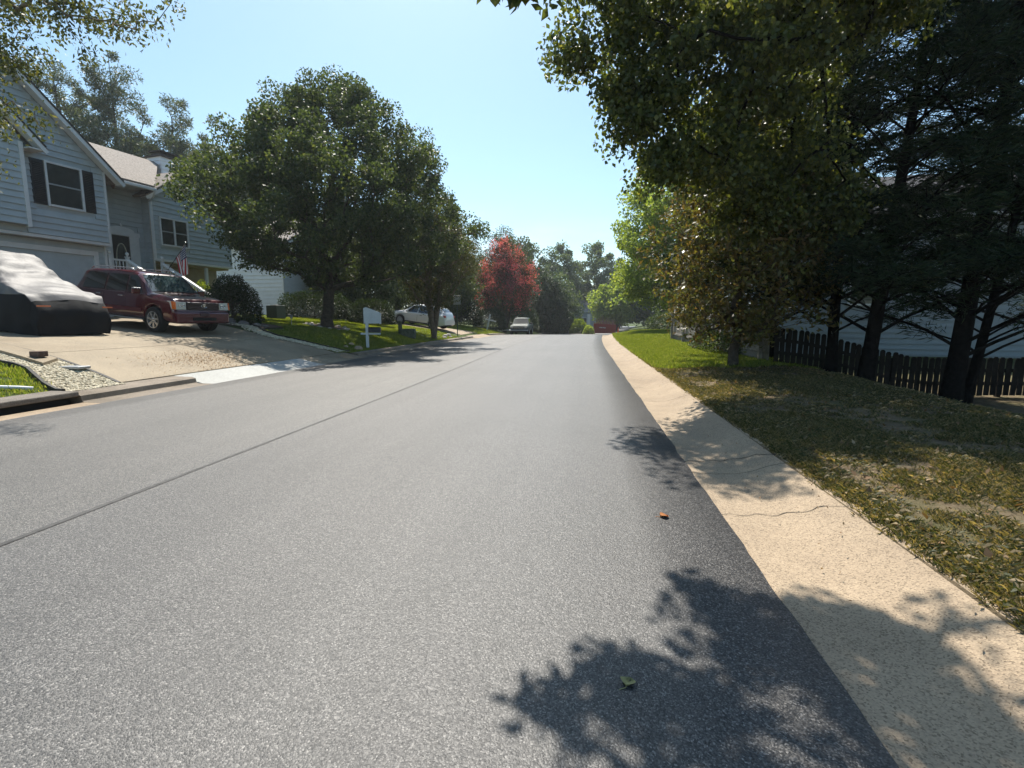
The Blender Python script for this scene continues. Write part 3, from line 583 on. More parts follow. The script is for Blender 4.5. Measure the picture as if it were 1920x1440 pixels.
# trees filling the left side behind the pear tree
mids = [(-17, 44, 11.5, 4.6, 'tall green tree beyond the white car, nearest the white house', LMID), (-13.6, 50, 9.8, 3.2, 'olive green tree with rusty seed heads behind the white car', leafmat('rusty_leaves', [(.03, .04, .015), (.06, .06, .022), (.12, .06, .04), (.10, .10, .04)])),
        (-11.0, 66, 13.0, 4.6, 'dark green tree rising directly behind the red crape myrtle', LMID), (-20, 58, 14, 5, 'tall dark tree far behind the white parked car', LMID), (-12.6, 44.5, 7.8, 2.4, 'low dark green tree between the white car and the pickup', LPEAR), (-17.5, 36.5, 9, 3.4, 'dense dark tree at the corner of the white house', LPEAR)]
for i, (x, y, h, r, lab, m) in enumerate(mids):
    g0 = G(x, y); broadleaf('leafy_tree', lab, x, y, [(g0 + .9, r * .55), (g0 + h * .3, r * .95), (g0 + h * .5, r), (g0 + h * .75, r * .75), (g0 + h * .93, r * .35), (g0 + h, .2)], .22, 170, 26000, .2, .13, m, 20 + i, lump=.35, sig=.55, shell=.4)
# dense evergreen mound beyond the pickup and lighter trees down the hill
g0 = G(-5.3, 74)
broadleaf('evergreen_tree', 'broad dark evergreen mound past the parked pickup', -5.6, 74, [(g0 + .1, 2.6), (g0 + 2, 3.3), (g0 + 5, 3.0), (g0 + 7, 2.0), (g0 + 9.2, .5)], .2, 200, 26000, .25, .14, LHEDGE, 31, lump=.2, sig=.5, shell=.35)
broadleaf('leafy_tree', 'pale green tree leaning out behind the dark evergreen mound', -4.6, 80, [(g0 + .1, 2.0), (g0 + 2, 3.6), (g0 + 5, 3.6), (g0 + 8, 2.2), (g0 + 9.6, .5)], .2, 150, 15000, .3, .2, LFAR, 32, lump=.2, sig=.6, shell=.35)
far = [(2.0, 118, 20, 5.5, 'tallest far tree left of the gap at the end of the street', LFAR), (-5.5, 112, 17, 5, 'far rounded tree left of the tallest one', LFAR), (8.5, 128, 17, 6, 'far hazy tree standing right of the tallest one', LMID), (15.5, 135, 17, 6, 'far hazy tree beside the light green tree', LFAR),
       (5.8, 92, 9.0, 4.2, 'spreading mid green tree over the far house', LGUM), (11.5, 92, 9.5, 3.8, 'spreading pale tree right of the far house', LFAR), (-13, 100, 17, 6, 'far tree mass behind the evergreen mound', LMID), (22, 120, 16, 6, 'far tree behind the right-hand lawn', LMID), (15, 75, 8, 3.6, 'low dark tree beyond the right lawn', LMID), (-24, 85, 18, 6, 'far dark tree above the left gardens', LMID)]
for i, (x, y, h, r, lab, m) in enumerate(far):
    g0 = G(x, y); lo = g0 + (2.2 if i in (4, 5) else .8)
    broadleaf('distant_tree', lab, x, y, [(lo, r * .6), (g0 + h * .35, r), (g0 + h * .6, r * .95), (g0 + h * .85, r * .6), (g0 + h, r * .15)], .3, 130, 19000, .48, .36, m, 50 + i, lump=.35, sig=.8, shell=.38)
# light green tree on the right bank
g0 = G(8.2, 40)
broadleaf('sweetgum_tree', 'tall light green tree with a dark trunk on the right bank past the fence', 7.2, 40, [(2.6, 2.6), (3.8, 4.6), (6.5, 5.3), (9, 4.9), (11.5, 3.9), (14, 2.4), (16, .6)], .26, 330, 72000, .2, .16, LGUM, 71, lump=.2, sig=.5, shell=.38)
broadleaf('leafy_tree', 'green tree filling the space behind the light green tree', 13.5, 46, [(1.5, 3), (4, 5), (8, 5.5), (12, 4), (15, 1)], .25, 160, 22000, .24, .18, LMID, 72, lump=.25, sig=.6, shell=.4)
# bronze-leaved magnolia by the fence
broadleaf('magnolia_tree', 'bronze-leaved small magnolia on the verge in front of the fence corner', 3.75, 13.2, [(.9, 1.3), (1.6, 2.0), (2.8, 2.35), (4.0, 2.1), (5.2, 1.4), (6.2, .4)], .115, 300, 17000, .15, .062, LMAG, 77, lump=.3, sig=.28, bark=BARK, trunk_top=4.2, droop=-.2, shell=.55, arch=.02, rmin=.006)
# tree overhanging the road from the right: targets are clumps of its outer crown
def clumps(lst, rg, dens=26):
    out = []
    for x, y, z, r in lst: n = max(5, int(dens * r ** 1.6)); v = rg.normal(0, 1, (n, 3)); v /= np.linalg.norm(v, axis=1, keepdims=True); out.append(np.array((x, y, z)) + v * r * (rg.random((n, 1)) ** .45) * [1, 1, .75])
    return np.concatenate(out)
def cw(u, v, d, r):   # (bearing, height) measured from the pavement edge, turned into metres
    th = math.atan(135 / 930); X = (u - 960) / 930 * d; z = 1.4 + (598 - v) / 930 * d; return (X * math.cos(th) - d * math.sin(th), d * math.cos(th) + X * math.sin(th), z, r)
OVER = [cw(*a) for a in [(1190, 110, 9.4, 1.05), (1105, 40, 9.0, .6), (1065, 130, 9.2, .45), (1140, 190, 9.3, .5), (1180, 255, 9.3, .45), (1235, 330, 9.6, .55), (1330, 150, 9.4, 1.6), (1290, 300, 9.8, 1.0), (1215, 215, 9.2, .65), (1450, 60, 9.2, 1.8), (1430, 270, 10.4, 1.4), (1400, 390, 10.8, 1.1), (1580, 60, 9.2, .9), (1105, -88, 5.2, .36), (1150, -100, 5.0, .2), (1045, -85, 5.3, .2), (935, -105, 4.9, .24), (975, -130, 4.75, .26), (1015, -75, 5.9, .2), (1085, -75, 5.75, .2), (1125, -85, 5.6, .2), (1095, -150, 4.7, .3), (1150, -175, 4.6, .32), (1160, -260, 4.25, .3), (1400, -160, 5.6, .2), (1480, -120, 6, .22), (1560, -220, 6, .3), (1500, -220, 9, 1.5), (1700, -160, 9, 1.4), (1510, 400, 10.8, .9)]]
rg = np.random.default_rng(101); TG = clumps(OVER, rg)
TG = np.concatenate([TG, np.array([cw(u, v, 4.2, 0)[:3] for u, v in [(885, 16), (905, 24), (930, 10), (955, 20), (980, 34), (1005, 28), (1030, 12)]])])
ox, oy = 6.9, 7.4; oroot = thing('maple_tree', 'broadleaf tree whose boughs overhang the road from the upper right', 'tree', (ox, oy, G(ox, oy)))
tr = np.array([(ox - .25 * k * k * 3, oy + .1 * k, G(ox, oy) + 7.6 * k) for k in np.linspace(0, 1, 9)])
P, par, R, tips = skeleton(tr, TG, .085, .005, .05, pen=.3, seed=4); wood('trunk', oroot, P, par, R, BARKD)
nr_ = np.linalg.norm(P[tips] - [0, 0, 1.4], axis=1) < 7.9; st_ = (P[tips][:, 2] < 4.9) & nr_; nb_ = nr_ & ~st_; C = np.concatenate([cluster_leaves(P, par, tips[st_], 42, .10, rg), cluster_leaves(P, par, tips[~nr_], 84000 // (~nr_).sum(), .25, rg), cluster_leaves(P, par, tips[nb_], 64, .125, rg)]); far_k = np.linalg.norm(C - [0, 0, 1.4], axis=1) > 1.2; add_leaves('crown', oroot, C[far_k], .10, .072, LNEAR, 103, droop=.8)
C = np.array([cw(u, v, 1.5, 0)[:3] for u, v in [(1850, 15), (1870, -5), (1800, -10), (1650, -8), (1590, -15), (1700, -25)]]); [add_leaves('twig_leaf', oroot, C[i:i + 1], .075, .05, LNEAR, 104 + i, droop=1.5, tintbias=.4) for i in range(len(C))]
# thin branches reaching in from the upper left
rg = np.random.default_rng(201); lt = []
for a, b, n_ in [((-60, 120), (395, 45), 16), ((-50, 60), (300, 25), 15), ((-40, 200), (250, 95), 14), ((-60, 20), (200, -20), 12), ((-50, 230), (140, 240), 9), ((-60, 130), (110, 160), 12), ((-70, 330), (45, 330), 6), ((-60, 240), (60, 250), 8), ((-40, 100), (120, 90), 12), ((-70, 380), (20, 360), 3), ((100, 60), (330, 110), 10), ((-60, 60), (60, 60), 10), ((-60, 180), (50, 190), 10), ((0, -80), (300, -60), 12), ((-120, -200), (200, -150), 12)]:
    for k in range(n_): t = (k + rg.random()) / n_; lt.append(cw(a[0] + (b[0] - a[0]) * t, a[1] + (b[1] - a[1]) * t + rg.normal(0, 14) + 30 * math.sin(t * 3.1) * 0, 11 + rg.normal(0, .4), 0)[:3])
lx, ly = -16.2, 7.6; lroot = thing('sparse_tree', 'sparse yellow-green tree reaching in over the house at the upper left', 'tree', (lx, ly, G(lx, ly)))
tr = np.array([(lx + .4 * k, ly + .4 * k, G(lx, ly) + 8.6 * k) for k in np.linspace(0, 1, 9)])
P, par, R, tips = skeleton(tr, np.array(lt), .085, .0025, .03, pen=.0, path=.02, seed=9); wood('trunk', lroot, P, par, R, BARKL)
kk = np.repeat(tips, 72); t = rg.random(len(kk))[:, None]; C = P[kk] * (1 - t) + P[par[kk]] * t + rg.normal(0, 1, (len(kk), 3)) * [.15, .15, .12] - [0, 0, .06]; add_leaves('crown', lroot, C, .10, .048, LYEL, 203, droop=.9)
# conifers on the right in front of the fence
def conifer(name, label, x, y, h, rmax, r0, seed, n_b=74, n_l=40000, zlow=1.1, lean=(0, 0), m=LCON, up=.68, L=.22, Wd=.025, group=None, bare=.0, sag=.15):
    rg = np.random.default_rng(seed); z0 = G(x, y) - .15; root = thing(name, label, 'tree', (x, y, z0), group=group)
    nT = 14; tr = np.array([(x + lean[0] * k, y + lean[1] * k, z0 + h * k) for k in np.linspace(0, 1, nT)]); P = list(tr); par = [-1] + list(range(nT - 1)); R = list(np.linspace(r0, .02, nT)); R[0] *= 1.3; ends = []
    for b in range(n_b):
        f_ = zlow / h + (1 - zlow / h) * (b + rg.random()) / n_b; s = np.array((x + lean[0] * f_, y + lean[1] * f_, z0 + h * f_)); a = b * 2.4 + rg.normal(0, .3)
        ln = rmax * (1 - f_ ** 2.2) * rg.uniform(.55, 1.1) + .3; dr_ = np.array((math.cos(a), math.sin(a), 0)); j0 = int(f_ * (nT - 1)); p0 = j0; dead = f_ < bare and rg.random() < .75
        for q in range(1, 6):
            t = q / 5; p = s + dr_ * ln * t + [0, 0, ln * (up * t - sag * t * t * 2)] + rg.normal(0, .03, 3)
            P.append(p); par.append(p0 if q > 1 else len(P) - 1); R.append(.035 * (ln / 3) * (1 - t * .8) + .004); i = len(P) - 1
            if q == 1: P.append(s); par.append(-1); R.append(.035 * (ln / 3) + .004); par[i] = len(P) - 1
            p0 = i
            if q >= 2:
                for sd_ in (-1, 1):
                    l2 = ln * .34 * (1.15 - t * .7); sp_ = np.array((-dr_[1], dr_[0], 0)) * sd_ * rg.uniform(.6, 1) + dr_ * .8; e = p + sp_ * l2 + [0, 0, up * l2 * .5 - .05]; P.append(e); par.append(i); R.append(.006)
                    if not dead: ends.append((p, e))
            if q == 5 and not dead: ends.append((P[par[i]], p))
    P = np.array(P); par = np.array(par); R = np.array(R); wood('trunk', root, P, par, R, BARKD if m is LCON else BARK, 6)
    E0 = np.array([e[0] for e in ends]); E1 = np.array([e[1] for e in ends]); k = rg.integers(0, len(ends), n_l); t = rg.random(n_l)[:, None]; d = E1[k] - E0[k]; dn = d / (np.linalg.norm(d, axis=1, keepdims=True) + 1e-6)
    C = E0[k] + d * t * 1.1 + rg.normal(0, 1, (n_l, 3)) * [.10, .10, .08]; add_leaves('crown', root, C, L, Wd, m, seed, dirs=dn, fold=.05); return root
conifer('conifer_tree', 'dark straight conifer nearest the magnolia, leftmost of the trunks at the picket fence', 5.9, 12.9, 11, 2.6, .125, 301, lean=(-.1, 0), n_l=37800, bare=.12)
conifer('conifer_tree', 'thick leaning conifer trunk second from the magnolia', 6.35, 12.3, 12, 2.7, .155, 302, lean=(1.0, .1), n_l=42000, bare=.12)
conifer('conifer_tree', 'thickest conifer trunk standing in front of the picket fence', 7.95, 12.0, 13, 3.0, .19, 303, lean=(.9, .2), n_l=48300, bare=.12)
conifer('conifer_tree', 'thin conifer leaning right beside the thickest trunk', 8.45, 12.3, 11, 2.6, .10, 304, lean=(1.5, .1), n_l=35700, bare=.12)
conifer('conifer_tree', 'conifer at the right end of the picket fence', 10.8, 12.7, 12, 3.0, .15, 305, lean=(.3, 0), n_l=42000, bare=.12)
conifer('conifer_tree', 'bushy conifer hidden behind the magnolia crown', 5.9, 17.0, 10.5, 2.8, .2, 308, n_l=30000, L=.30, Wd=.05)
# pines behind the left house
for i, (x, y, h, r, lab) in enumerate([(-46, 40, 23.5, 4.0, 'pine just above the gable peak'), (-41.5, 41, 23.5, 3.6, 'tallest pine over the garage gable'), (-38.5, 44, 21, 4.0, 'slim pine left of the house chimney'), (-36.8, 47, 19.5, 3.8, 'narrow pine directly behind the chimney'), (-35.5, 53, 19.0, 3.8, 'pine right of the chimney beside the big pear tree'), (-49, 33, 24, 4.0, 'pine behind the upper left branches'), (-31, 52, 16, 3.8, 'lower pine half hidden by the big pear tree')]):
    g0 = G(x, y); zt = h + g0
    broadleaf('pine_tree', lab, x, y, [(zt - h * .62, r * .5), (zt - h * .5, r), (zt - h * .3, r * .95), (zt - h * .15, r * .6), (zt, r * .12)], .26, 130, 24000, .34, .085, LPINE, 400 + i, lump=.45, sig=.42, trunk_top=zt - .6, shell=.55, arch=.0, droop=-.4)
# hedges and shrubs
def bush(name, label, x, y, rx, ry, h, n, L, m, seed, cat='bush', z=None, boxy=2.0):
    rg = np.random.default_rng(seed); z0 = G(x, y) if z is None else z; root = thing(name, label, cat, (x, y, z0)); v = rg.normal(0, 1, (n, 3)); v[:, 2] = np.abs(v[:, 2]); nr = (np.abs(v) ** boxy).sum(1, keepdims=True) ** (1 / boxy); v /= nr
    s = rg.random((n, 1)) ** .22 * (1 + .07 * np.sin(v[:, :1] * 9 + seed) * np.cos(v[:, 1:2] * 7)); C = np.array((x, y, z0)) + v * s * [rx, ry, h]
    T = np.array((x, y, z0)) + v[:40] * [rx, ry, h] * .8; tr = np.array([(x, y, z0 - .05), (x, y, z0 + h * .1), (x, y, z0 + h * .25), (x, y, z0 + h * .35)]); P, par, R, tips = skeleton(tr, T, .06, .008, .05, seed=seed)
    wood('stem', root, P, par, R); add_leaves('foliage', root, C, L, L * .6, m, seed, flat=.6, droop=0); return root
bush('round_bush', 'large round dark clipped bush beside the front of the maroon SUV', -14.9, 19.5, 1.15, 1.15, 2.0, 15000, .07, LHEDGE, 501)
bush('clipped_hedge', 'long clipped hedge behind the big pear tree trunk', -16.3, 28.5, 2.0, 1.2, 1.6, 15000, .09, LHEDGE, 502, 'hedge', boxy=5)
bush('clipped_hedge', 'shorter hedge between the tree trunk and the letterbox', -12.9, 29.0, 1.3, 1.0, 1.5, 10000, .09, LHEDGE, 503, 'hedge', boxy=4)
bush('yellow_shrub', 'bright yellow-green shrub below the flag', -17.2, 20.6, .55, .55, 1.35, 2500, .10, LLIME, 504, 'shrub', z=1.7)
bush('leafy_shrub', 'olive shrub between the yellow shrub and the dark bush', -16.2, 21.2, .7, .7, 1.5, 3500, .09, LMID, 505, 'shrub', z=1.6)
bush('low_shrub', 'low plants among the rocks at the lawn corner', -14.0, 18.9, .7, .4, .35, 1500, .08, LMID, 506, 'shrub')
bush('topiary_bush', 'round pale topiary bush at the far end of the street', -2.5, 76, 1.5, 1.3, 3.4, 5000, .2, LFAR, 507)
bush('lime_bush', 'bright lime bush right of the round topiary', -.8, 74, 1.3, 1.2, 2.3, 4000, .2, LLIME, 508)
bush('low_bush', 'low green bush just left of the red skip', .6, 72, .8, .8, 1.4, 2000, .16, LGUM, 509)
bush('clipped_hedge', 'hedge across the far side of the right lawn', 12.5, 62, 5, 1.4, 2.6, 9000, .2, LMID, 510, 'hedge', boxy=4)
bush('arched_shrub', 'shrub arching over the end of the grey fence', 6.0, 30.5, .9, .6, 1.7, 2500, .10, LMID, 511, 'shrub')
bush('low_shrub', 'undergrowth at the foot of the grey fence by the magnolia', 4.6, 19, .5, 3.2, .8, 5000, .08, LMID, 512, 'shrub')
bush('dark_shrub', 'dark shrubs along the garden right of the white car', -12.0, 45.5, 2.6, 1.2, 2.4, 7000, .15, LHEDGE, 513, 'shrub', boxy=3)
bush('dark_shrub', 'dark shrubs beside the pickup', -9.8, 51.5, 1.6, 2.5, 2.2, 6000, .15, LHEDGE, 514, 'shrub', boxy=3)
bush('dark_shrub', 'wide dark shrub at the left of the far bend', -8.6, 66, 2.5, 5, 3.2, 8000, .2, LHEDGE, 515, 'shrub', boxy=3)

# ------------------------------------------------------------ houses
def clap(parent, m, x, ivals, z0, z1, step=.215, axis='y', out=1, name='clapboard', merge=False, t=.045, world=False):
    """lapped boards on a wall; axis 'y': wall plane at x facing out*x, spans in y. axis 'x': plane at y=x, spans in x."""
    z = z0; mm = MB(); os_ = []
    while z < z1 - .02:
        zt = min(z + step, z1)
        for a, b in ivals(z, zt):
            if b - a < .03: continue
            if axis == 'y': poly = [(x, a, z), (x + out * t, a, z), (x + out * .006, a, zt), (x, a, zt)]; h = (0, b - a, 0)
            else: poly = [(a, x, z), (a, x + out * t, z), (a, x + out * .006, zt), (a, x, zt)]; h = (b - a, 0, 0)
            if merge: mm.prism(poly, h)
            else: MB().prism(poly, h).build(name, m, parent)
        z += step
    if merge: return mm.build(name, m, parent, kind='stuff')
def minus(iv, cuts):
    for c0, c1 in cuts:
        o = []
        for a, b in iv:
            if c1 <= a or c0 >= b: o.append((a, b)); continue
            if c0 > a: o.append((a, c0))
            if c1 < b: o.append((c1, b))
        iv = o
    return iv
def window(parent, x, y0, y1, z0, z1, fr=.07, mull=0, out=1, axis='y', rail=True, frm=WHITE, blind=True):
    def bb(a, b): return ((a[1], a[0], a[2]), (b[1], b[0], b[2])) if axis == 'x' else (a, b)
    q = MB()
    for a, b in [((x, y0 - fr, z0 - fr), (x + out * .07, y0, z1 + fr)), ((x, y1, z0 - fr), (x + out * .07, y1 + fr, z1 + fr)), ((x, y0, z1), (x + out * .07, y1, z1 + fr)), ((x, y0, z0 - fr), (x + out * .085, y1, z0))]: q.b2(*bb(a, b))
    w = q.build('window', frm, parent)
    if rail: MB().b2(*bb((x + out * .01, y0, (z0 + z1) / 2 - .025), (x + out * .05, y1, (z0 + z1) / 2 + .025))).build('meeting_rail', mat('window_rail', (.30, .32, .33), .5), w)
    for k in range(mull): ym = y0 + (y1 - y0) * (k + 1) / (mull + 1); MB().b2(*bb((x + out * .012, ym - .04, z0), (x + out * .06, ym + .04, z1))).build('mullion', frm, w)
    MB().b2(*bb((x - out * .02, y0, z0), (x + out * .02, y1, z1))).build('pane', GLASSW, w)
    return w
h1 = thing('split_level_house', 'grey-blue clapboard house with a garage under a gable and a brown shingle roof', 'house', (-18.9, 17.4, 0), rad(-10))
RY, RZ, EY, EZ = -3.4, 10.75, .5, 7.12; sl = (RZ - EZ) / (EY - RY)
gab = lambda z: (RY - (RZ - z) / sl, RY + (RZ - z) / sl)
# upper storey body and side wall
q = MB(); q.prism([(-9, -7.3, 4.4), (-9, .48, 4.4), (-9, .48, EZ), (-9, RY, RZ - .03), (-9, -7.3, EZ)], (8.99, 0, 0)); q.build('wall', SIDE, h1)
MB().b2((-9, -7.2, 1.3), (-.36, .42, 4.40)).build('lower_wall', SIDE, h1)
WN = (-1.45, -.40, 5.50, 6.93)
def iv_up(z, zt):
    a, b = (-7.3, .42) if zt <= EZ else gab((z + zt) / 2 + .1); a, b = max(a, -7.3), min(b, .42); a = max(a, -2.2) if zt < 7.9 else a
    iv = [(a, b)]
    if z < WN[3] + .08 and zt > WN[2] - .08: iv = minus(iv, [(WN[0] - .42, WN[1] + .42)])
    return iv
clap(h1, SIDE, 0, iv_up, 4.40, RZ - .3)
window(h1, .012, WN[0], WN[1], WN[2], WN[3])
MB().b2((0.0, WN[0] - .42, 5.35), (.01, WN[1] + .42, 7.08)).build('window_backing', SIDE, h1)
for a, b in ((WN[0] - .48, WN[0] - .08), (WN[1] + .08, WN[1] + .46)):
    s = MB().b2((.012, a, WN[2] - .05), (.05, b, WN[3] + .05)).build('shutter', BLACK, h1); q = MB()
    for k in range(22): z = WN[2] + .03 + k * .063; q.box((.056, (a + b) / 2, z), (.012, b - a - .09, .03), Matrix.Rotation(.5, 3, 'Y'))
    q.build('louvre_slats', BLACK, s, kind='stuff')
MB().b2((.0, .42, 4.38), (.05, .50, 7.1)).build('corner_trim', WHITE, h1)
MB().b2((-.6, .48, 4.38), (.0, .53, 7.1)).build('corner_trim', WHITE, h1)
MB().b2((-.36, -7.2, 4.28), (.02, .5, 4.385)).build('overhang_trim', WHITE, h1)
# projecting gable bay at the far left
bay = lambda z: -1.95 - (z - 7.35) / 1.05
MB().prism([(0.001, -7.3, 4.62), (0.001, -2.26, 4.62), (0.001, -2.26, 7.5), (0.001, -4.4, 9.8), (0.001, -7.3, 7.5)], (.28, 0, 0)).build('bay_wall', SIDE, h1)
clap(h1, SIDE, .282, lambda z, zt: [(-7.3, min(-2.34, bay(z + .1) - .1))], 4.62, 9.4)
MB().b2((.283, -2.34, 4.55), (.34, -2.25, 7.35)).build('corner_trim', WHITE, h1)
MB().b2((.05, -2.25, 4.55), (.34, -2.22, 7.35)).build('corner_trim', WHITE, h1)
def rake(parent, y0, z0, y1, z1, x0, x1, m, th, name):  # sloped board between two (y,z) points
    d = Vector((0, y1 - y0, z1 - z0)).normalized(); n_ = Vector((0, -d.z, d.y)); n_ = n_ if n_.z > 0 else -n_
    P = [Vector((x0, y0, z0)), Vector((x0, y1, z1)), Vector((x0, y1, z1)) + n_ * th, Vector((x0, y0, z0)) + n_ * th]
    return MB().prism(P, (x1 - x0, 0, 0)).build(name, m, parent)
def roof_pair(parent, ry, rz, ey, ez, ly, lz, x0, x1, fascia=WHITE, shm=SHING):
    for (a, b) in (((ey, ez), (ry, rz)), ((ly, lz), (ry, rz))):
        r = rake(parent, a[0], a[1] + .02, b[0], b[1] + .02, x0, x1, shm, .09, 'roof')
        rake(r, a[0], a[1] + .112, b[0], b[1] + .112, x1 - .10, x1 + .035, SHINGD, .035, 'drip_edge')
        rake(parent, a[0], a[1] - .11, b[0], b[1] - .11, x1 - .045, x1 + .005, fascia, .13, 'rake_board')
        rake(parent, a[0], a[1] - .03, b[0], b[1] - .03, x1 - .40, x1 - .05, fascia, .03, 'soffit')
k = .42; roof_pair(h1, RY, RZ, EY + k, EZ - k * sl, -7.3 - k, EZ - k * sl, -9.2, .42)
roof_pair(h1, -4.4, 9.95, -1.75, 7.17, -7.3, 7.2, -.6, .66)
MB().b2((-.6, -2.2, 7.15), (.6, -1.78, 7.19)).build('soffit', WHITE, h1)
# garage door: rows of raised panels
MB().b2((-.5, -6.6, 1.45), (-.44, .02, 3.86)).build('door_backing', GARD, h1)
gd = MB().b2((-.44, -6.6, 1.48), (-.42, .02, 3.86)).build('garage_door', GARD, h1)
for r_ in range(4):
    z0 = 1.50 + r_ * .59
    for c_ in range(8):
        y0 = .0 - (c_ + 1) * .81
        MB().b2((-.42, y0 + .05, z0 + .05), (-.395, y0 + .78, z0 + .53)).build('panel', GARD, gd, bevel=.012)
MB().b2((-.355, .03, 1.45), (-.30, .19, 4.04)).build('jamb_trim', WHITE, h1)
MB().b2((-.355, -6.75, 3.86), (-.30, .03, 4.04)).build('head_trim', WHITE, h1)
clap(h1, SIDE, -.355, lambda z, zt: [(.19, .42)], 1.45, 4.28)
clap(h1, SIDE, -.355, lambda z, zt: [(-6.75, .19)], 4.04, 4.28)
MB().b2((-.36, .42, 1.3), (-.28, .5, 4.28)).build('corner_trim', WHITE, h1)
lf = {'2': [(0, 1, 1, 1), (1, 1, 1, .5), (0, .5, 1, .5), (0, .5, 0, 0), (0, 0, 1, 0)], '5': [(1, 1, 0, 1), (0, 1, 0, .5), (0, .5, 1, .5), (1, .5, 1, 0), (1, 0, 0, 0)], '4': [(0, 1, 0, .5), (0, .5, 1, .5), (1, 1, 1, 0)]}
# entry recess: back wall, door, soffit, roof slope with gutter
XR = -1.8
MB().b2((-9, .5, 2.6), (XR - .005, 3.2, 7.3)).build('entry_wall', SIDE, h1)
DY0, DY1, DZ0, DZ1 = 1.72, 2.46, 2.93, 5.03
clap(h1, SIDE, XR, lambda z, zt: minus([(.5, 3.15)], [(DY0 - .3, DY1 + .42)] if z < DZ1 + .35 else []), 2.93, 7.15)
MB().b2((XR, DY0 - .3, 2.93), (XR + .05, DY0, DZ1 + .02)).build('door_surround', WHITE, h1)
MB().b2((XR, DY1, 2.93), (XR + .05, DY1 + .42, DZ1 + .02)).build('door_surround', WHITE, h1)
pd_ = MB().b2((XR, DY0 - .34, DZ1 + .02), (XR + .07, DY1 + .46, DZ1 + .20)).build('door_pediment', WHITE, h1)
yc = (DY0 + DY1) / 2 + .05; cr = [(XR + .01, yc + .56 * math.cos(t), DZ1 + .2 + .2 * abs(math.sin(t)) ** .8) for t in np.linspace(0, math.pi, 13)]; MB().prism(cr, (.05, 0, 0)).build('scroll_crest', WHITE, pd_)
MB().lathe((XR + .04, yc, DZ1 + .46), [(.01, -.08), (.06, -.03), (.045, .03), (.008, .09)], 10).build('finial', WHITE, pd_, smooth=True)
fd = MB().b2((XR - .03, DY0, DZ0), (XR + .02, DY1, DZ1)).build('front_door', BLACK, h1)
yc = (DY0 + DY1) / 2; ring = [(XR + .03, yc + .23 * math.cos(t), 4.02 + .68 * math.sin(t)) for t in np.linspace(0, 6.283, 33)]
MB().tube(ring, .022, 6, cap=False).build('oval_trim', mat('pale_wreath', (.5, .47, .36), .7), fd, smooth=True)
MB().prism([(XR + .022, p[1], p[2]) for p in ring[:-1]], (.004, 0, 0)).build('oval_glass', GLASSW, fd)
MB().lathe((XR + .05, DY0 + .07, 3.85), [(.02, -.03), (.03, 0), (.02, .03)], 10, 'x').build('handle', CHROME, fd)
MB().prism([(XR, .5, 7.12), (-.62, .5, 7.12), (-.62, 2.95, 7.12), (XR, 2.95, 7.12)], (0, 0, .03)).build('soffit', WHITE, h1)
rp_ = MB().prism([(-.55, .46, 7.16), (-.55, 2.95, 7.16), (-4.9, 6.5, 9.55), (-4.9, -3.2, 9.55), (-4.0, -3.2, 9.05)], (0, 0, .08)).build('entry_roof', SHING, h1)
q = MB()
for k in range(31): t = k / 31; x = -.52 - 4.38 * t; z = 7.245 + 2.39 * t; q.box((x - .07, 1.725 - .05 * t, z + .01), (.155, 2.45 + 7.0 * t, .012), Matrix.Rotation(math.atan2(2.39, 4.38) + .05, 3, 'Y'))
q.build('shingle_courses', SHING, rp_, kind='stuff')
MB().prism([(-4.9, -3.2, 9.55), (-4.9, 6.5, 9.55), (-9.2, 6.5, 7.2), (-9.2, -3.2, 7.2)], (0, 0, .08)).build('rear_roof', SHING, h1)
gt = MB().b2((-.60, .5, 7.0), (-.48, 2.98, 7.13)).build('gutter', WHITE, h1, bevel=.02)
MB().tube([(-.54, 2.9, 7.0), (-.75, 2.98, 6.8), (-1.16, 3.06, 6.6), (-1.16, 3.06, 1.7)], .038, 8).build('downpipe', WHITE, gt, smooth=True)
# wing on the right with its own front gable
XW = -1.25
MB().prism([(-9, 3.17, 4.17), (-9, 7.4, 4.17), (-9, 7.4, 6.95), (-9, 5.3, 8.45), (-9, 3.17, 6.95)], (7.745, 0, 0)).build('wing_wall', SIDE, h1)
clap(h1, SIDE, 3.16, lambda z, zt: [(XR, XW - .06)], 2.93, 7.1, axis='x', out=-1)
gw = lambda z: (5.3 - (8.45 - z) / .70, 5.3 + (8.45 - z) / .70)
clap(h1, SIDE, XW, lambda z, zt: minus([(max(3.24, gw(z + .1)[0]), min(7.3, gw(z + .1)[1]))], [(3.48, 4.92)] if (z < 6.1 and zt > 4.78) else []), 4.17, 8.3)
MB().b2((XW - .06, 3.14, 4.12), (XW + .045, 3.24, 6.95)).build('corner_trim', WHITE, h1)
MB().b2((XW, 3.48, 4.7), (XW + .01, 4.92, 6.2)).build('window_backing', SIDE, h1)
window(h1, XW + .012, 3.56, 4.84, 4.86, 6.02, mull=1)
MB().b2((XW - .3, 3.14, 4.06), (XW + .04, 7.4, 4.165)).build('overhang_trim', WHITE, h1)
MB().b2((-9, 3.16, 1.2), (-2.3, 7.3, 4.06)).build('lower_wing_wall', TAN, h1)
MB().b2((-2.3, 3.14, 3.98), (XW - .3, 7.4, 4.06)).build('porch_ceiling', TAN, h1)
for y in (5.85,): MB().b2((XW - .22, y, 1.4), (XW - .10, y + .12, 3.98)).build('porch_post', WHITE, h1)
roof_pair(h1, 5.3, 8.5, 7.4 + .35, 6.95 - .16, 3.17 - .35, 6.95 - .16, -9.0, XW + .35)
ch = MB().b2((-5.4, 6.3, 6.5), (-4.4, 7.5, 9.85)).build('chimney', SIDEW, h1)
clap(ch, SIDEW, 6.3, lambda z, zt: [(-5.4, -4.4)], 7.5, 9.8, axis='x', out=-1, merge=True, name='siding')
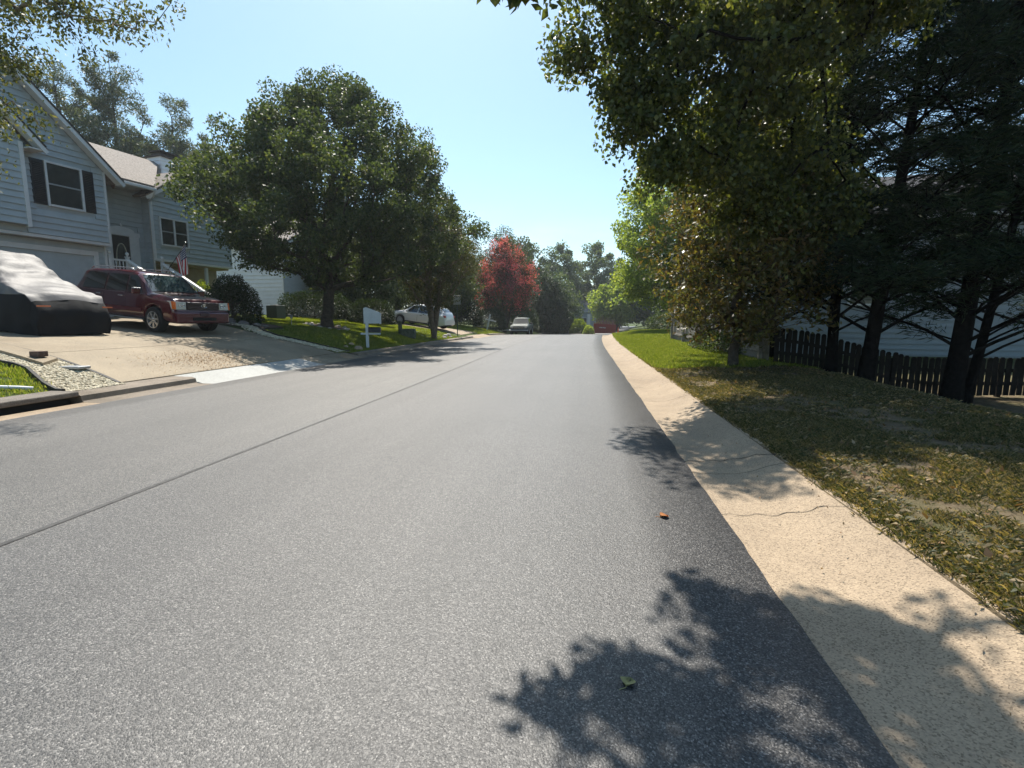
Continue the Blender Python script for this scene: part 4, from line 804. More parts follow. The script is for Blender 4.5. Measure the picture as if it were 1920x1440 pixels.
clap(ch, SIDEW, -4.4, lambda z, zt: [(6.3, 7.5)], 7.5, 9.8, merge=True, name='siding')
MB().b2((-5.5, 6.2, 9.85), (-4.3, 7.6, 9.92)).b2((-5.25, 6.45, 9.92), (-4.55, 7.35, 10.14)).b2((-5.35, 6.35, 10.14), (-4.45, 7.45, 10.2)).build('chimney_cap', mat('rusty_cap', (.05, .035, .03), .7), ch)
# house number beside the garage door (digits as strokes)
nb = MB()
for di, dg in enumerate('245'):
    for a, b, c_, d in lf[dg]:
        y0 = .225 + di * .062; nb.tube([(-.325, y0 + a * .036, 3.12 + b * .11), (-.325, y0 + c_ * .036, 3.12 + d * .11)], .008, 4)
nb.build('house_number', BLACK, h1)
# porch landing and stairs with white balustrades
LZ = 2.9
MB().b2((XR, .55, LZ - .18), (-.30, 3.13, LZ)).build('landing', mat('deck_boards', (.36, .33, .29), .8, var=.2), h1)
MB().b2((XR + .02, .56, 1.5), (-.36, 3.1, LZ - .185)).build('landing_skirt', WHITE, h1)
st_y0, st_y1 = 1.3, 2.8
for k in range(7): MB().b2((-.30 + k * .385, st_y0, 1.3), (-.30 + (k + 1) * .385, st_y1, LZ - (k + 1) * .19)).build('step', CONCD, h1)
def baluster(p, h, parent):
    return MB().lathe(p, [(.022, 0), (.022, h * .2), (.014, h * .25), (.026, h * .45), (.014, h * .75), (.02, h * .8), (.02, h)], 6).build('baluster', WHITE, parent, smooth=True)
def newel(p, h, parent):
    q = MB().b2((p[0] - .055, p[1] - .055, p[2]), (p[0] + .055, p[1] + .055, p[2] + h)); q.b2((p[0] - .075, p[1] - .075, p[2] + h), (p[0] + .075, p[1] + .075, p[2] + h + .03)); q.lathe((p[0], p[1], p[2] + h + .03), [(.03, 0), (.025, .03), (.06, .07), (.068, .11), (.05, .16), (.01, .185)], 12); return q.build('newel_post', WHITE, parent, smooth=40)
for yy in (st_y0, st_y1):
    s = MB().prism([(-.30, yy - .07, LZ + .88), (2.4, yy - .07, 1.45 + .88), (2.4, yy - .07, 1.45 + .97), (-.30, yy - .07, LZ + .97)], (0, .14, 0)).build('handrail', WHITE, h1)
    MB().prism([(-.30, yy - .03, LZ + .08), (2.4, yy - .03, 1.45 + .08), (2.4, yy - .03, 1.45 + .14), (-.30, yy - .03, LZ + .14)], (0, .06, 0)).build('bottom_rail', WHITE, s)
    for k in range(1, 19): t = k / 19; baluster((-.30 + 2.7 * t, yy, LZ + .12 - 1.45 * t), .78, s)
    newel((-.32, yy, LZ), 1.05, h1); newel((2.4, yy, 1.42), 1.0, h1)
for (y0, y1) in ((.55, st_y0 - .05), (st_y1 + .05, 3.1)):
    s = MB().b2((-.35, y0, LZ + .88), (-.27, y1, LZ + .95)).build('handrail', WHITE, h1); MB().b2((-.34, y0, LZ + .07), (-.28, y1, LZ + .13)).build('bottom_rail', WHITE, s)
    for k in range(1, 5): baluster((-.31, y0 + (y1 - y0) * k / 5, LZ + .12), .77, s)
newel((-.32, .6, LZ), 1.05, h1)
MB().lathe((-1.2, 1.6, 7.0), [(.05, .1), (.09, .06), (.07, -.08), (.03, -.14)], 10).build('porch_lamp', mat('lamp_brown', (.12, .06, .03), .4), h1)
# flag on a short pole
def h1w(x, y, z): a = rad(-10); return (-18.9 + x * math.cos(a) - y * math.sin(a), 17.4 + x * math.sin(a) + y * math.cos(a), z)
fp = thing('flag', 'red and white striped national flag hanging from a slanted pole by the stairs', 'flag', h1w(.15, 2.75, 3.3))
p0, p1 = Vector(h1w(.0, 2.62, 3.35)), Vector(h1w(.55, 3.3, 4.75)); MB().tube([p0, p1], .016, 8).build('pole', mat('pole_wood', (.05, .04, .035), .5), fp, world=True, smooth=True); MB().lathe(tuple(p1), [(.01, 0), (.04, .04), (.01, .09)], 8).build('finial', CHROME, fp, world=True, smooth=True)
FR = mat('flag_red', (.46, .025, .04), .8); FW = mat('flag_white', (.75, .74, .74), .8); FB = mat('flag_blue', (.02, .03, .12), .8)
d = (p0 - p1).normalized(); side = Vector((math.cos(rad(20)), math.sin(rad(20)), 0))
def fpt(u, v):   # u along hoist (0..1 from the top), v along the fly which hangs down in folds
    hp = p1 + d * (u * .75 + .03); fold = math.sin(u * 9 + v * 1.5) * .06 * (.4 + v); return hp * (1 - v * .55) + (p1 + d * .35) * (v * .55) + Vector((0, 0, -1.15 * v)) + side * (fold + .05 * v) + Vector((-side.y, side.x, 0)) * math.cos(u * 11) * .05 * v
fl = None
for k in range(13):
    rows = [[fpt((k + a / 2) / 13, .0 + b / 12) for b in range(13)] for a in range(3)]
    if k < 7:
        MB().grid([r[5:] for r in rows]).build('stripe', FR if k % 2 == 0 else FW, fp, smooth=True, world=True)
    else: MB().grid(rows).build('stripe', FR if k % 2 == 0 else FW, fp, smooth=True, world=True)
cn = MB().grid([[fpt(a / 13, b / 12) for b in range(6)] for a in range(8)]).build('canton', FB, fp, smooth=True, world=True); q = MB()
for i in range(6):
    for j in range(5):
        c_ = fpt((i + .6) / 12.2, (j + .5) / 13); e1 = (fpt((i + .8) / 12.2, (j + .5) / 13) - c_).normalized(); e2 = (fpt((i + .6) / 12.2, (j + .8) / 13) - c_).normalized(); nn = e1.cross(e2).normalized()
        for sg in (-1, 1): q.add([c_ + nn * .004 * sg + (e1 * math.cos(t) + e2 * math.sin(t)) * (.016 if m_ % 2 else .038) for m_, t in enumerate(np.linspace(0, 6.283, 11)[:-1])], [tuple(range(10))])
q.build('stars', FW, cn, world=True, kind='stuff')
# white house behind the pear tree
def simple_house(name, label, x, y, rot, w, dpt, zb, wallh, rise, m, roofm, wins=(), ridge='y', step=.2, doors=(), trim=WHITE):
    hs = thing(name, label, 'house', (x, y, 0), rot)
    MB().prism([(0, 0, zb), (0, w, zb), (0, w, zb + wallh), (0, w / 2, zb + wallh + (rise if ridge == 'x' else 0)), (0, 0, zb + wallh)], (-dpt, 0, 0)).build('wall', m, hs) if ridge == 'x' else MB().b2((-dpt, 0, zb), (0, w, zb + wallh)).build('wall', m, hs)
    zt = zb + wallh
    cut = lambda z, zt_: [(a - .09, b + .09) for a, b, c_, d_ in wins if z < d_ + .08 and zt_ > c_ - .08]
    fiv = (lambda z, q_: minus([(.08, w - .08)] if q_ <= zt else [((z - zt) / rise * w / 2 + .1, w - (z - zt) / rise * w / 2 - .1)], cut(z, q_)))
    clap(hs, m, .003, fiv, zb, zt + (rise - .2 if ridge == 'x' else 0), step, merge=True, name='siding')
    clap(hs, m, -.003, lambda z, q_: [(-dpt + .08, -.08)], zb, zt, step, axis='x', out=-1, merge=True, name='siding')
    for a in (0, w): MB().b2((-.08, a - .05, zb), (.04, a + .05, zt)).build('corner_trim', trim, hs)
    for a, b, c_, d_ in wins: window(hs, .006, a, b, c_, d_)
    if ridge == 'x': roof_pair(hs, w / 2, zt + rise + .05, w + .4, zt - .4 * rise / (w / 2), -.4, zt - .4 * rise / (w / 2), -dpt - .3, .35, trim, roofm)
    else:
        for s0, s1 in ((.4, -dpt / 2), (-dpt - .4, -dpt / 2)): MB().prism([(s0, -.3, zt - .05), (s0, w + .3, zt - .05), (s1, w + .3, zt + rise), (s1, -.3, zt + rise)], (0, 0, .12)).build('roof', roofm, hs)
        MB().b2((.36, -.3, zt - .14), (.44, w + .3, zt + .0)).build('fascia', trim, hs)
        for yy in (0.02, w - .02): MB().prism([(-.1, yy, zt), (-dpt + .1, yy, zt), (-dpt / 2, yy, zt + rise - .1)], (0, .02, 0)).build('gable_end', m, hs)
    return hs
simple_house('white_house', 'white clapboard house half hidden behind the big pear tree', -20.6, 32.2, rad(-5), 11.5, 9, .9, 5.6, 2.6, SIDEW, SHING, wins=[(1.6, 2.6, 5.0, 6.3), (5, 6.4, 5.0, 6.3), (8.6, 9.6, 5.0, 6.3)], ridge='x', step=.27)
simple_house('far_house', 'small grey-roofed house at the end of the street', -5.5, 108, rad(-80), 12, 9, -1.2, 4.2, 2.4, SIDER, mat('grey_roof', (.22, .21, .21), .9, var=.3), wins=[(5, 6, .2, 1.6), (8, 9, .2, 1.6)])
co = MB().b2((.45, 85, -1.2), (.95, 85.4, 2.2)).build('entry_post', WHITE, label='white upright panel showing between far bushes', category='post')
hr = simple_house('pale_house', 'pale blue-grey clapboard house behind the picket fence and conifers', 7.0, 22.5, rad(-97), 24, 9, -.9, 6.2, 2.5, SIDER, SHINGD, wins=[(3.6, 4.6, 2.0, 3.4), (10.5, 11.5, 2.0, 3.4), (16, 17, 2.0, 3.4)], step=.22)

# ------------------------------------------------------------ fence
FENCES = [('picket_fence', 'shade-darkened wooden board fence with thin light gaps running right behind the conifers', [(4.95, 13.75), (10.5, 13.5), (17.5, 13.2)], .137, .92, .112, FDK := mat('shaded_fence_wood', (.035, .03, .026), .95, spec=.1, col2=(.02, .017, .015), scale=6)),  # fence wood colour darkened to stand for its backlit shade
          ('board_fence', 'weathered grey board fence along the right bank beyond the magnolia', [(4.9, 14.2), (4.75, 22), (4.5, 27.2)], .146, 1.5, .128, WOODF)]
for nm, lab, pth, pitch, hh, wdt, fm in FENCES:
    pa = np.array(pth); L = np.r_[0, np.cumsum(np.hypot(*np.diff(pa, axis=0).T))]; root = thing(nm, lab, 'fence', (pth[0][0], pth[0][1], G(*pth[0])))
    me = None; n_ = int(L[-1] / pitch); of = Vector(root.location)
    for k in range(n_):
        s = k * pitch; x, y = float(np.interp(s, L, pa[:, 0])), float(np.interp(s, L, pa[:, 1])); x2, y2 = float(np.interp(s + .05, L, pa[:, 0])), float(np.interp(s + .05, L, pa[:, 1]))
        if me is None:
            me = bpy.data.meshes.new('picket'); w_, t_ = wdt / 2, .011
            vs = [(a, b, c_) for b in (-t_, t_) for a, c_ in ((-w_, 0), (w_, 0), (w_, hh - .04), (w_ * .45, hh), (-w_ * .45, hh), (-w_, hh - .04))]
            me.from_pydata(vs, [], [(0, 1, 2, 3, 4, 5)[::-1], (6, 7, 8, 9, 10, 11)] + [(i, (i + 1) % 6, 6 + (i + 1) % 6, 6 + i) for i in range(6)]); me.materials.append(fm)
        o = link('picket', me, root); o.location = (x - of.x, y - of.y, G(x, y) + .04 - of.z + random.uniform(-.012, .012)); o.rotation_euler = (random.gauss(0, .008), random.gauss(0, .012), math.atan2(y2 - y, x2 - x)); o.scale = (1, 1, random.uniform(.985, 1.015))
    for hz in (.28, hh - .32):
        rows = []
        for s in np.arange(0, L[-1] + .01, .6):
            x, y = float(np.interp(s, L, pa[:, 0])), float(np.interp(s, L, pa[:, 1])); x2, y2 = float(np.interp(min(s + .1, L[-1]), L, pa[:, 0])), float(np.interp(min(s + .1, L[-1]), L, pa[:, 1])); dd = Vector((x2 - x + 1e-6, y2 - y)).normalized() if s < L[-1] - .1 else dd; nx, ny = -dd.y, dd.x; z = G(x, y)
            rows.append([(x + nx * a, y + ny * a, z + hz + b) for a, b in ((.013, 0), (.052, 0), (.052, .085), (.013, .085), (.013, 0))])
        MB().grid(rows).build('rail', fm, root, world=True)
    for s in np.arange(.3, L[-1], 2.4):
        x, y = float(np.interp(s, L, pa[:, 0])), float(np.interp(s, L, pa[:, 1])); z = G(x, y); x2, y2 = float(np.interp(s + .1, L, pa[:, 0])), float(np.interp(s + .1, L, pa[:, 1])); dd = Vector((x2 - x, y2 - y)).normalized()
        MB().box((x - dd.y * .10, y + dd.x * .10, z + hh / 2 - .1), (.09, .09, hh), Matrix.Rotation(math.atan2(dd.y, dd.x), 3, 'Z')).build('fence_post', fm, root, world=True)

# ------------------------------------------------------------ vehicles
def lerp(t, tab): return float(np.interp(t, [a for a, b in tab], [b for a, b in tab]))
class Car:
    """x: front +, y: half width, z up; section function drives body, windows and trims"""
    def __init__(s, sp): s.sp = sp
    def sec(s, x, arch=True):
        p = s.sp; top = lerp(x, p['top']); belt = min(lerp(x, p['belt']), top - .035); wb = lerp(x, p['w']); zl = lerp(x, p['low'])
        if arch:
            for xw in p['wheels']:
                dx = abs(x - xw); ra = p['ra']
                if dx < ra: zl = max(zl, p['rw'] + math.sqrt(ra * ra - dx * dx) - .0)
        wr = min(lerp(x, p['wr']), wb - .02); hi = top - belt; zm = max(zl + .05, p['waist'])
        zm = min(zm, belt - .04)
        return [(wb * .5, zl + .0), (wb - .05, zl), (wb - .012, zl + .05 if zl + .05 < zm else (zl + zm) / 2), (wb, zm), (wb - .015, belt - .03), (wb - .055, belt), (wb - .055 + (wr - wb + .055) * .5, belt + hi * .46), (wr, belt + hi * .86), (wr - .10, belt + hi * .965), (wr * .5, top - .008 * (hi > .2)), (0, top)]
    def side(s, x, z):
        q = s.sec(x, False)[1:9]; zs = [b for a, b in q]; ys = [a for a, b in q]; return float(np.interp(z, zs, ys))
    def topz(s, x, y):
        q = s.sec(x, False)[5:][::-1]; return float(np.interp(abs(y), [a for a, b in q], [b for a, b in q]))
    def body(s, root, m):
        p = s.sp; x0, x1 = p['top'][0][0], p['top'][-1][0]; xs = set(np.linspace(x0, x1, 90))
        for xw in p['wheels']:
            for k in np.linspace(-1, 1, 21): xs.add(xw + p['ra'] * math.sin(k * math.pi / 2) * .999)
        xs = sorted(xs); rows = []
        for x in xs: h = s.sec(x); rows.append([(x, -a, b) for a, b in h] + [(x, a, b) for a, b in h[::-1][1:]])
        q = MB().grid(rows); c = len(rows[0]); q.f.append(tuple(range(c))); nn = (len(rows) - 1) * c; q.f.append(tuple(nn + i for i in range(c))[::-1]); s.rows = rows
        o = q.build('body', m, root, smooth=38)
        MB().b2((x0 + .2, -p['w'][1][1] + .14, p['waist'] * .45), (x1 - .25, p['w'][1][1] - .14, p['waist'] * 1.02)).build('underbody', DARK, root)
        return o
    def spatch(s, name, m, parent, xb0, xb1, xt0, xt1, zb, zt, sd, off=.006, nx=8, nz=4):
        f0 = zb if callable(zb) else (lambda x: zb); f1 = zt if callable(zt) else (lambda x: zt); P = []
        for i in range(nx + 1):
            r = []
            for j in range(nz + 1): t = j / nz; u = i / nx; x = (xb0 + (xb1 - xb0) * u) * (1 - t) + (xt0 + (xt1 - xt0) * u) * t; z = f0(x) * (1 - t) + f1(x) * t; r.append((x, sd * (s.side(x, z) + off), z))
            P.append(r)
        return MB().grid(P).build(name, m, parent, smooth=True)
    def tpatch(s, name, m, parent, xb, xt, yb, yt, off=.008, bulge=0):
        P = []
        for i in range(13):
            r = []
            for j in range(7): t = j / 6; u = i / 6 - 1; x = xb + (xt - xb) * t - bulge * abs(u) ** 2.2; y = u * (yb + (yt - yb) * t); r.append((x, y, s.topz(x, y) + off))
            P.append(r)
        return MB().grid(P).build(name, m, parent, smooth=True)
def wheel(root, x, y, r, w, rr, spokes=7, rim=CHROME):
    sd = 1 if y > 0 else -1; wh = link('wheel', None, root); wh.location = (x, y, r); wh.rotation_euler = (0, random.uniform(0, 1), 0)
    tq = MB().lathe((0, 0, 0), [(rr, -w / 2), (r - .03, -w / 2), (r, -w / 2 + .03), (r, w / 2 - .03), (r - .03, w / 2), (rr, w / 2), (rr - .01, w / 2 - .04), (rr - .01, -w / 2 + .04)], 28, 'y'); tq.f = [f for f in tq.f if len(f) == 4]; tq.build('tyre', RUB, wh, smooth=40)
    q = MB().lathe((0, 0, 0), [(rr, sd * w * .47), (rr + .004, sd * w * .5), (rr - .02, sd * w * .5), (rr - .03, sd * w * .3), (rr - .035, sd * -w * .2)], 28, 'y'); q.f = [f for f in q.f if len(f) == 4]
    for k in range(spokes):
        a = 2 * math.pi * k / spokes; M = Matrix.Rotation(-a, 3, 'Y'); q.box(M @ Vector((rr * .54, sd * w * .40, 0)), (rr * .86, .025, rr * .26), M)
    q.lathe((0, sd * w * .38, 0), [(rr * .28, -.02), (rr * .28, .015), (rr * .2, .03), (.005, .032)] if sd > 0 else [(rr * .28, .02), (rr * .28, -.015), (rr * .2, -.03), (.005, -.032)], 16, 'y'); q.build('rim', rim, wh, smooth=35)
    MB().lathe((0, sd * w * .1, 0), [(rr * .95, 0), (rr * .5, .005)], 20, 'y').build('brake_disc', mat('brake_dark', (.05, .05, .05), .5, metal=.5), wh)
HL = mat('headlight_glass', (.62, .60, .52), .08, spec=.9, coat=.5); ORG = mat('indicator_orange', (.75, .16, .02), .2); TINT = mat('tinted_glass', (.008, .010, .014), .05, spec=.9, coat=.3); WSH = mat('windscreen_glass', (.03, .05, .055), .04, spec=1.0, coat=.6); TAIL = mat('tail_light_red', (.35, .015, .02), .15, coat=.5)
def seam(c, root, x, sd, z0, z1): c.spatch('door_seam', BLACK, root, x - .006, x + .006, x - .006, x + .006, z0, z1, sd, .003, 1, 6)
# maroon SUV, nose to the street
MAR = mat('maroon_paint', (.085, .006, .012), .22, coat=.9, var=.15, scale=1)
sp = dict(top=[(-2.55, .75), (-2.53, 1.05), (-2.42, 1.55), (-2.15, 1.84), (-1.7, 1.90), (-.4, 1.93), (.35, 1.90), (.62, 1.84), (1.28, 1.27), (1.32, 1.245), (2.0, 1.19), (2.38, 1.12), (2.47, 1.05), (2.52, .80), (2.54, .62)],
          belt=[(-2.55, .7), (-2.4, 1.22), (1.2, 1.19), (1.5, 1.12), (2.35, 1.04), (2.54, .6)], w=[(-2.55, .90), (-2.3, .985), (2.0, .985), (2.35, .96), (2.54, .88)], low=[(-2.55, .48), (-2.2, .42), (2.0, .42), (2.54, .40)], wr=[(-2.5, .70), (-2, .74), (.4, .76), (1.3, .80), (2.4, .86)], wheels=[-1.42, 1.58], ra=.47, rw=.40, waist=.80)
suv = thing('sport_utility_vehicle', 'shiny maroon SUV with chrome wheels parked nose out on the driveway', 'car', (0, 0, 0)); c = Car(sp)
c.body(suv, MAR)
for sd in (-1, 1):
    for (a, b, a2, b2, n_) in ((.30, 1.02, .26, .60, 0), (-.78, .22, -.78, .18, 1), (-2.02, -.88, -1.92, -.88, 2)): c.spatch('side_window', TINT, suv, a, b, a2, b2, 1.225, 1.76, sd)
    for x in (.26, -.83): seam(c, suv, x, sd, .52, 1.18)
    c.spatch('side_moulding', mat('maroon_moulding', (.12, .02, .028), .4), suv, -1.0, 1.05, -1.0, 1.05, .60, .73, sd, .018)
    MB().b2((-.95, sd * .86, .36), (1.1, sd * 1.04, .40)).build('running_board', CHROME, suv, bevel=.01)
    for x in (.05, -1.08): MB().b2((x - .11, sd * .975, 1.05), (x + .11, sd * 1.015, 1.085)).build('door_handle', CHROME, suv, bevel=.01)
    mr_ = MB().box((.98, sd * 1.10, 1.27), (.13, .24, .19)).build('mirror', MAR, suv, bevel=.04); MB().box((1.0, sd * 1.10, 1.36), (.12, .22, .03)).build('mirror_cap', CHROME, mr_, bevel=.012)
    q = MB().tube([(-1.95, sd * .66, 1.88), (-1.8, sd * .66, 1.965), (.1, sd * .66, 1.98), (.3, sd * .66, 1.92)], .022, 6); q.build('roof_rail', CHROME, suv, smooth=True)
    hl = MB().prism([(2.545, sd * .95, .80), (2.545, sd * .58, .80), (2.53, sd * .58, 1.03), (2.50, sd * .95, 1.05)], (-.32, 0, 0)).build('headlight', HL, suv, bevel=.015); MB().prism([(2.553, sd * .962, .81), (2.553, sd * .915, .81), (2.54, sd * .915, 1.035), (2.51, sd * .962, 1.05)], (-.12, 0, 0)).build('indicator', ORG, hl)
    for yy in (.66, .78): MB().lathe((2.545, sd * yy, .92), [(.05, 0), (.045, .012), (.01, .004)], 12, 'x').build('lamp', CHROME, hl)
    MB().b2((2.50, sd * .60, .50), (2.57, sd * .82, .555)).build('fog_lamp', HL, suv, bevel=.01)
    MB().b2((-2.55, sd * .62, .95), (-2.46, sd * .78, 1.2)).build('tail_light', TAIL, suv, bevel=.02)
    for x in sp['wheels']: wheel(suv, x, sd * .87, .40, .27, .27)
c.tpatch('windscreen', WSH, suv, 1.26, .66, .78, .66); MB().b2((2.20, -.93, .36), (2.60, .93, .74)).build('bumper', MAR, suv, bevel=.06); MB().b2((2.52, -.40, .46), (2.63, .40, .56)).build('air_intake', DARK, suv)
gr_ = MB().b2((2.46, -.55, .79), (2.56, .55, 1.04)).build('grille', mat('grille_dark', (.012, .01, .012), .3), suv, bevel=.02)
for z in (.82, .865, .91, .955, 1.0): MB().b2((2.56, -.53, z), (2.572, .53, z + .014)).build('grille_bar', mat('smoked_chrome', (.12, .10, .12), .25, metal=.8), gr_)
em = MB().tube([(2.585, .10 * math.cos(t), .925 + .06 * math.sin(t)) for t in np.linspace(.9, 2.24 + math.pi * 1.28, 22)], .009, 5); em.prism([(2.578, -.045, .96), (2.578, .045, .96), (2.578, .035, .91), (2.578, 0, .885), (2.578, -.035, .91)], (.012, 0, 0)); em.build('emblem', CHROME, gr_, smooth=30)
MB().b2((2.60, -.16, .60), (2.615, .16, .70)).build('front_plate', mat('plate_dark', (.06, .03, .035), .4), suv)
MB().b2((.75, -.55, 1.2), (1.1, .55, 1.22)).build('dashboard', DARK, suv)
sx_, sy_ = -14.95, 15.45; a_ = rad(-13); fx, fy = sx_ + 1.5 * math.cos(a_), sy_ + 1.5 * math.sin(a_); rx, ry = sx_ - 1.45 * math.cos(a_), sy_ - 1.45 * math.sin(a_)
zf_, zr_ = G(fx, fy) + .03, G(rx, ry) + .03; suv.location = (sx_, sy_, (zf_ + zr_) / 2 + .0); suv.rotation_euler = (0, math.atan2(zr_ - zf_, 2.95), a_)
# white crossover side-on on the far driveway
WCAR = mat('white_car_paint', (.70, .71, .72), .25, coat=.8)
sp2 = dict(top=[(-2.3, .72), (-2.26, 1.05), (-2.12, 1.32), (-1.7, 1.58), (-.9, 1.68), (0, 1.69), (.4, 1.62), (1.15, 1.12), (1.2, 1.09), (1.9, .98), (2.18, .86), (2.28, .66), (2.3, .52)],
           belt=[(-2.3, .68), (-2.1, 1.08), (-.5, 1.02), (1.1, .95), (2.1, .80), (2.3, .5)], w=[(-2.3, .80), (-2, .915), (1.7, .915), (2.1, .86), (2.3, .70)], low=[(-2.3, .42), (-2, .30), (2, .27), (2.3, .32)], wr=[(-2.3, .58), (-1.6, .64), (.4, .66), (1.2, .72), (2.2, .68)], wheels=[-1.35, 1.38], ra=.40, rw=.35, waist=.62)
def crossover(root):
    c = Car(sp2); c.body(root, WCAR)
    for sd in (-1, 1):
        for a, b, a2, b2 in ((-.0, .95, -.04, .42), (-1.0, -.08, -.95, -.1), (-1.65, -1.08, -1.4, -1.02)): c.spatch('side_window', TINT, root, a, b, a2, b2, lambda x: 1.04 - .03 * x, lambda x: 1.52 - .06 * max(0, x), sd)
        for x in (-.04, -1.02): seam(c, root, x, sd, .42, .98)
        c.spatch('sill_trim', BLACK, root, -.95, .95, -.95, .95, .30, .37, sd, .008); MB().b2((-.45, sd * .90, .86), (-.25, sd * .935, .89)).build('door_handle', CHROME, root); MB().box((.78, sd * .98, 1.08), (.12, .2, .14)).build('mirror', WCAR, root, bevel=.03)
        MB().prism([(2.22, sd * .80, .68), (2.27, sd * .5, .68), (2.2, sd * .5, .80), (2.1, sd * .82, .84)], (-.2, 0, 0)).build('headlight', HL, root); MB().b2((-2.27, sd * .6, .95), (-2.08, sd * .80, 1.08)).build('tail_light', TAIL, root, bevel=.02)
        for x in sp2['wheels']: wheel(root, x, sd * .82, .35, .22, .24, 10, STEEL)
    c.tpatch('windscreen', WSH, root, 1.12, .44, .70, .58); c.tpatch('rear_window', TINT, root, -2.10, -1.78, .6, .56); MB().b2((2.15, -.45, .42), (2.3, .45, .62)).build('grille', DARK, root, bevel=.02)
wc = thing('parked_car', 'white crossover car parked side-on on the far driveway behind the slim tree', 'car', (0, 0, 0)); crossover(wc)
wx, wy = -12.1, 36.2; a_ = rad(168); zf_, zr_ = G(wx - 1.35, wy + .3) + .03, G(wx + 1.35, wy - .3) + .03; wc.location = (wx, wy, (zf_ + zr_) / 2); wc.rotation_euler = (0, math.atan2(zr_ - zf_, 2.7), a_)
# pickup truck facing the camera
PKP = mat('green_grey_paint', (.035, .055, .052), .6, spec=.3)
sp3 = dict(top=[(-2.5, .80), (-2.48, 1.02), (-.95, 1.04), (-.93, 1.05), (-.86, 1.50), (-.7, 1.66), (.2, 1.68), (.42, 1.62), (.98, 1.10), (1.02, 1.07), (2.0, .98), (2.3, .92), (2.38, .78), (2.4, .55)],
           belt=[(-2.5, .78), (-2.3, .99), (.9, 1.0), (2.2, .88), (2.4, .5)], w=[(-2.5, .84), (-2.3, .88), (2.1, .88), (2.4, .83)], low=[(-2.5, .48), (2.4, .42)], wr=[(-2.4, .80), (-1, .72), (.3, .66), (1.0, .76), (2.4, .80)], wheels=[-1.45, 1.45], ra=.42, rw=.37, waist=.72)
pk = thing('pickup_truck', 'grey-green pickup truck parked at the left kerb facing the camera', 'truck', (0, 0, 0)); c = Car(sp3); c.body(pk, PKP)
for sd in (-1, 1):
    c.spatch('side_window', TINT, pk, -.72, .82, -.62, .40, 1.06, 1.56, sd); seam(c, pk, -.80, sd, .55, 1.0); MB().box((.62, sd * .99, 1.10), (.09, .19, .16)).build('mirror', BLACK, pk, bevel=.02)
    MB().b2((2.34, sd * .54, .70), (2.42, sd * .78, .84)).build('headlight', mat('dull_headlight', (.22, .23, .22), .2), pk, bevel=.015)
    for x in sp3['wheels']: wheel(pk, x, sd * .78, .37, .24, .21, 6, STEEL)
c.tpatch('windscreen', mat('dark_windscreen', (.01, .014, .014), .3, spec=.3), pk, .96, .46, .72, .60); MB().b2((2.33, -.50, .66), (2.415, .50, .88)).build('grille', DARK, pk, bevel=.01)
for z in (.73, .79): MB().b2((2.415, -.48, z), (2.43, .48, z + .02)).build('grille_bar', CHROME, pk)
MB().b2((2.30, -.88, .48), (2.50, .88, .58)).build('bumper', STEEL, pk, bevel=.03); MB().b2((-2.35, -.78, .90), (-.98, .78, 1.06)).build('cargo_bed', DARK, pk)
pk.location = (-6.05, 48.4, float(elev(48.4)) + .03); pk.rotation_euler = (0, .02, rad(-90))
# covered car
cov = thing('covered_car', 'car under a silver-topped black cover parked in front of the garage', 'covered car', (0, 0, 0)); TOPS = [(-2.4, .95), (-2.3, 1.5), (-1.9, 1.88), (-1.2, 2.02), (-.3, 2.08), (.15, 2.02), (.9, 1.50), (1.35, 1.25), (1.9, 1.12), (2.2, 1.02), (2.32, .86)]
rg = np.random.default_rng(5); SIL = mat('silver_cover', (.115, .11, .113), .6, metal=.0, bump=.35, bscale=12, var=.25, scale=3); BCV = mat('black_cover', (.007, .008, .010), .75, spec=.2, bump=.3, bscale=10)
def wr_(x, y, z): return .018 * math.sin(x * 7 + y * 5 + 2 * math.sin(z * 6)) + .014 * math.sin(x * 15 - y * 9 + 3 * math.sin(y * 3)) + .03 * (float(vnoise(x * 2.3 + z, y * 2.9 + z * 2, 3)) - .5) + .022 * abs(math.sin(x * 2.2 + y * 4.5 + 3 * float(vnoise(x, y, 4))))
def cv(x, u):   # u: -1..1 across the cover; |u|<.55 top, beyond it the side skirt
    top = lerp(x, TOPS); w = .98 - .16 * max(0, (abs(x) - 1.5) / .9) ** 2; hem = .0 + .03 * math.sin(x * 5) ; s_ = 1 if u >= 0 else -1; au = abs(u)
    shz = min(.98 + .02 * math.sin(x * 3), top - .06); wt = .66 + (w - .66) * max(0, min(1, (1.55 - top) / .5))
    if au < .28: y = wt * au / .28; z = top - .05 * (au / .28) ** 2
    elif au < .55: t = (au - .28) / .27; y = wt + (w - wt) * t ** .8; z = top - .05 + (shz - top + .05) * t
    else: t = (au - .55) / .45; y = w + .05 * math.sin(t * 3.1) + .025 * math.sin(x * 9 + t * 2) * t; z = shz + (hem - shz) * t
    d_ = wr_(x, s_ * y, z) * (1.2 if au < .55 else .8); return (x + (0 if abs(x) < 2.2 else .0), s_ * (y + d_ * .6), z + d_ * (1 if au < .55 else 0))
xs = np.r_[np.linspace(-2.4, 2.32, 70)]
MB().grid([[cv(x, u) for u in np.linspace(-.55, .55, 41)] for x in xs]).build('cover_top', SIL, cov, smooth=True)
for s_ in (-1, 1): MB().grid([[cv(x, u * s_) for u in (np.linspace(.55, 1, 12) if s_ > 0 else np.linspace(1, .55, 12))] for x in xs]).build('cover_side', BCV, cov, smooth=True)
fr_ = [cv(2.32, u) for u in np.linspace(-1, 1, 50)]; rows = []
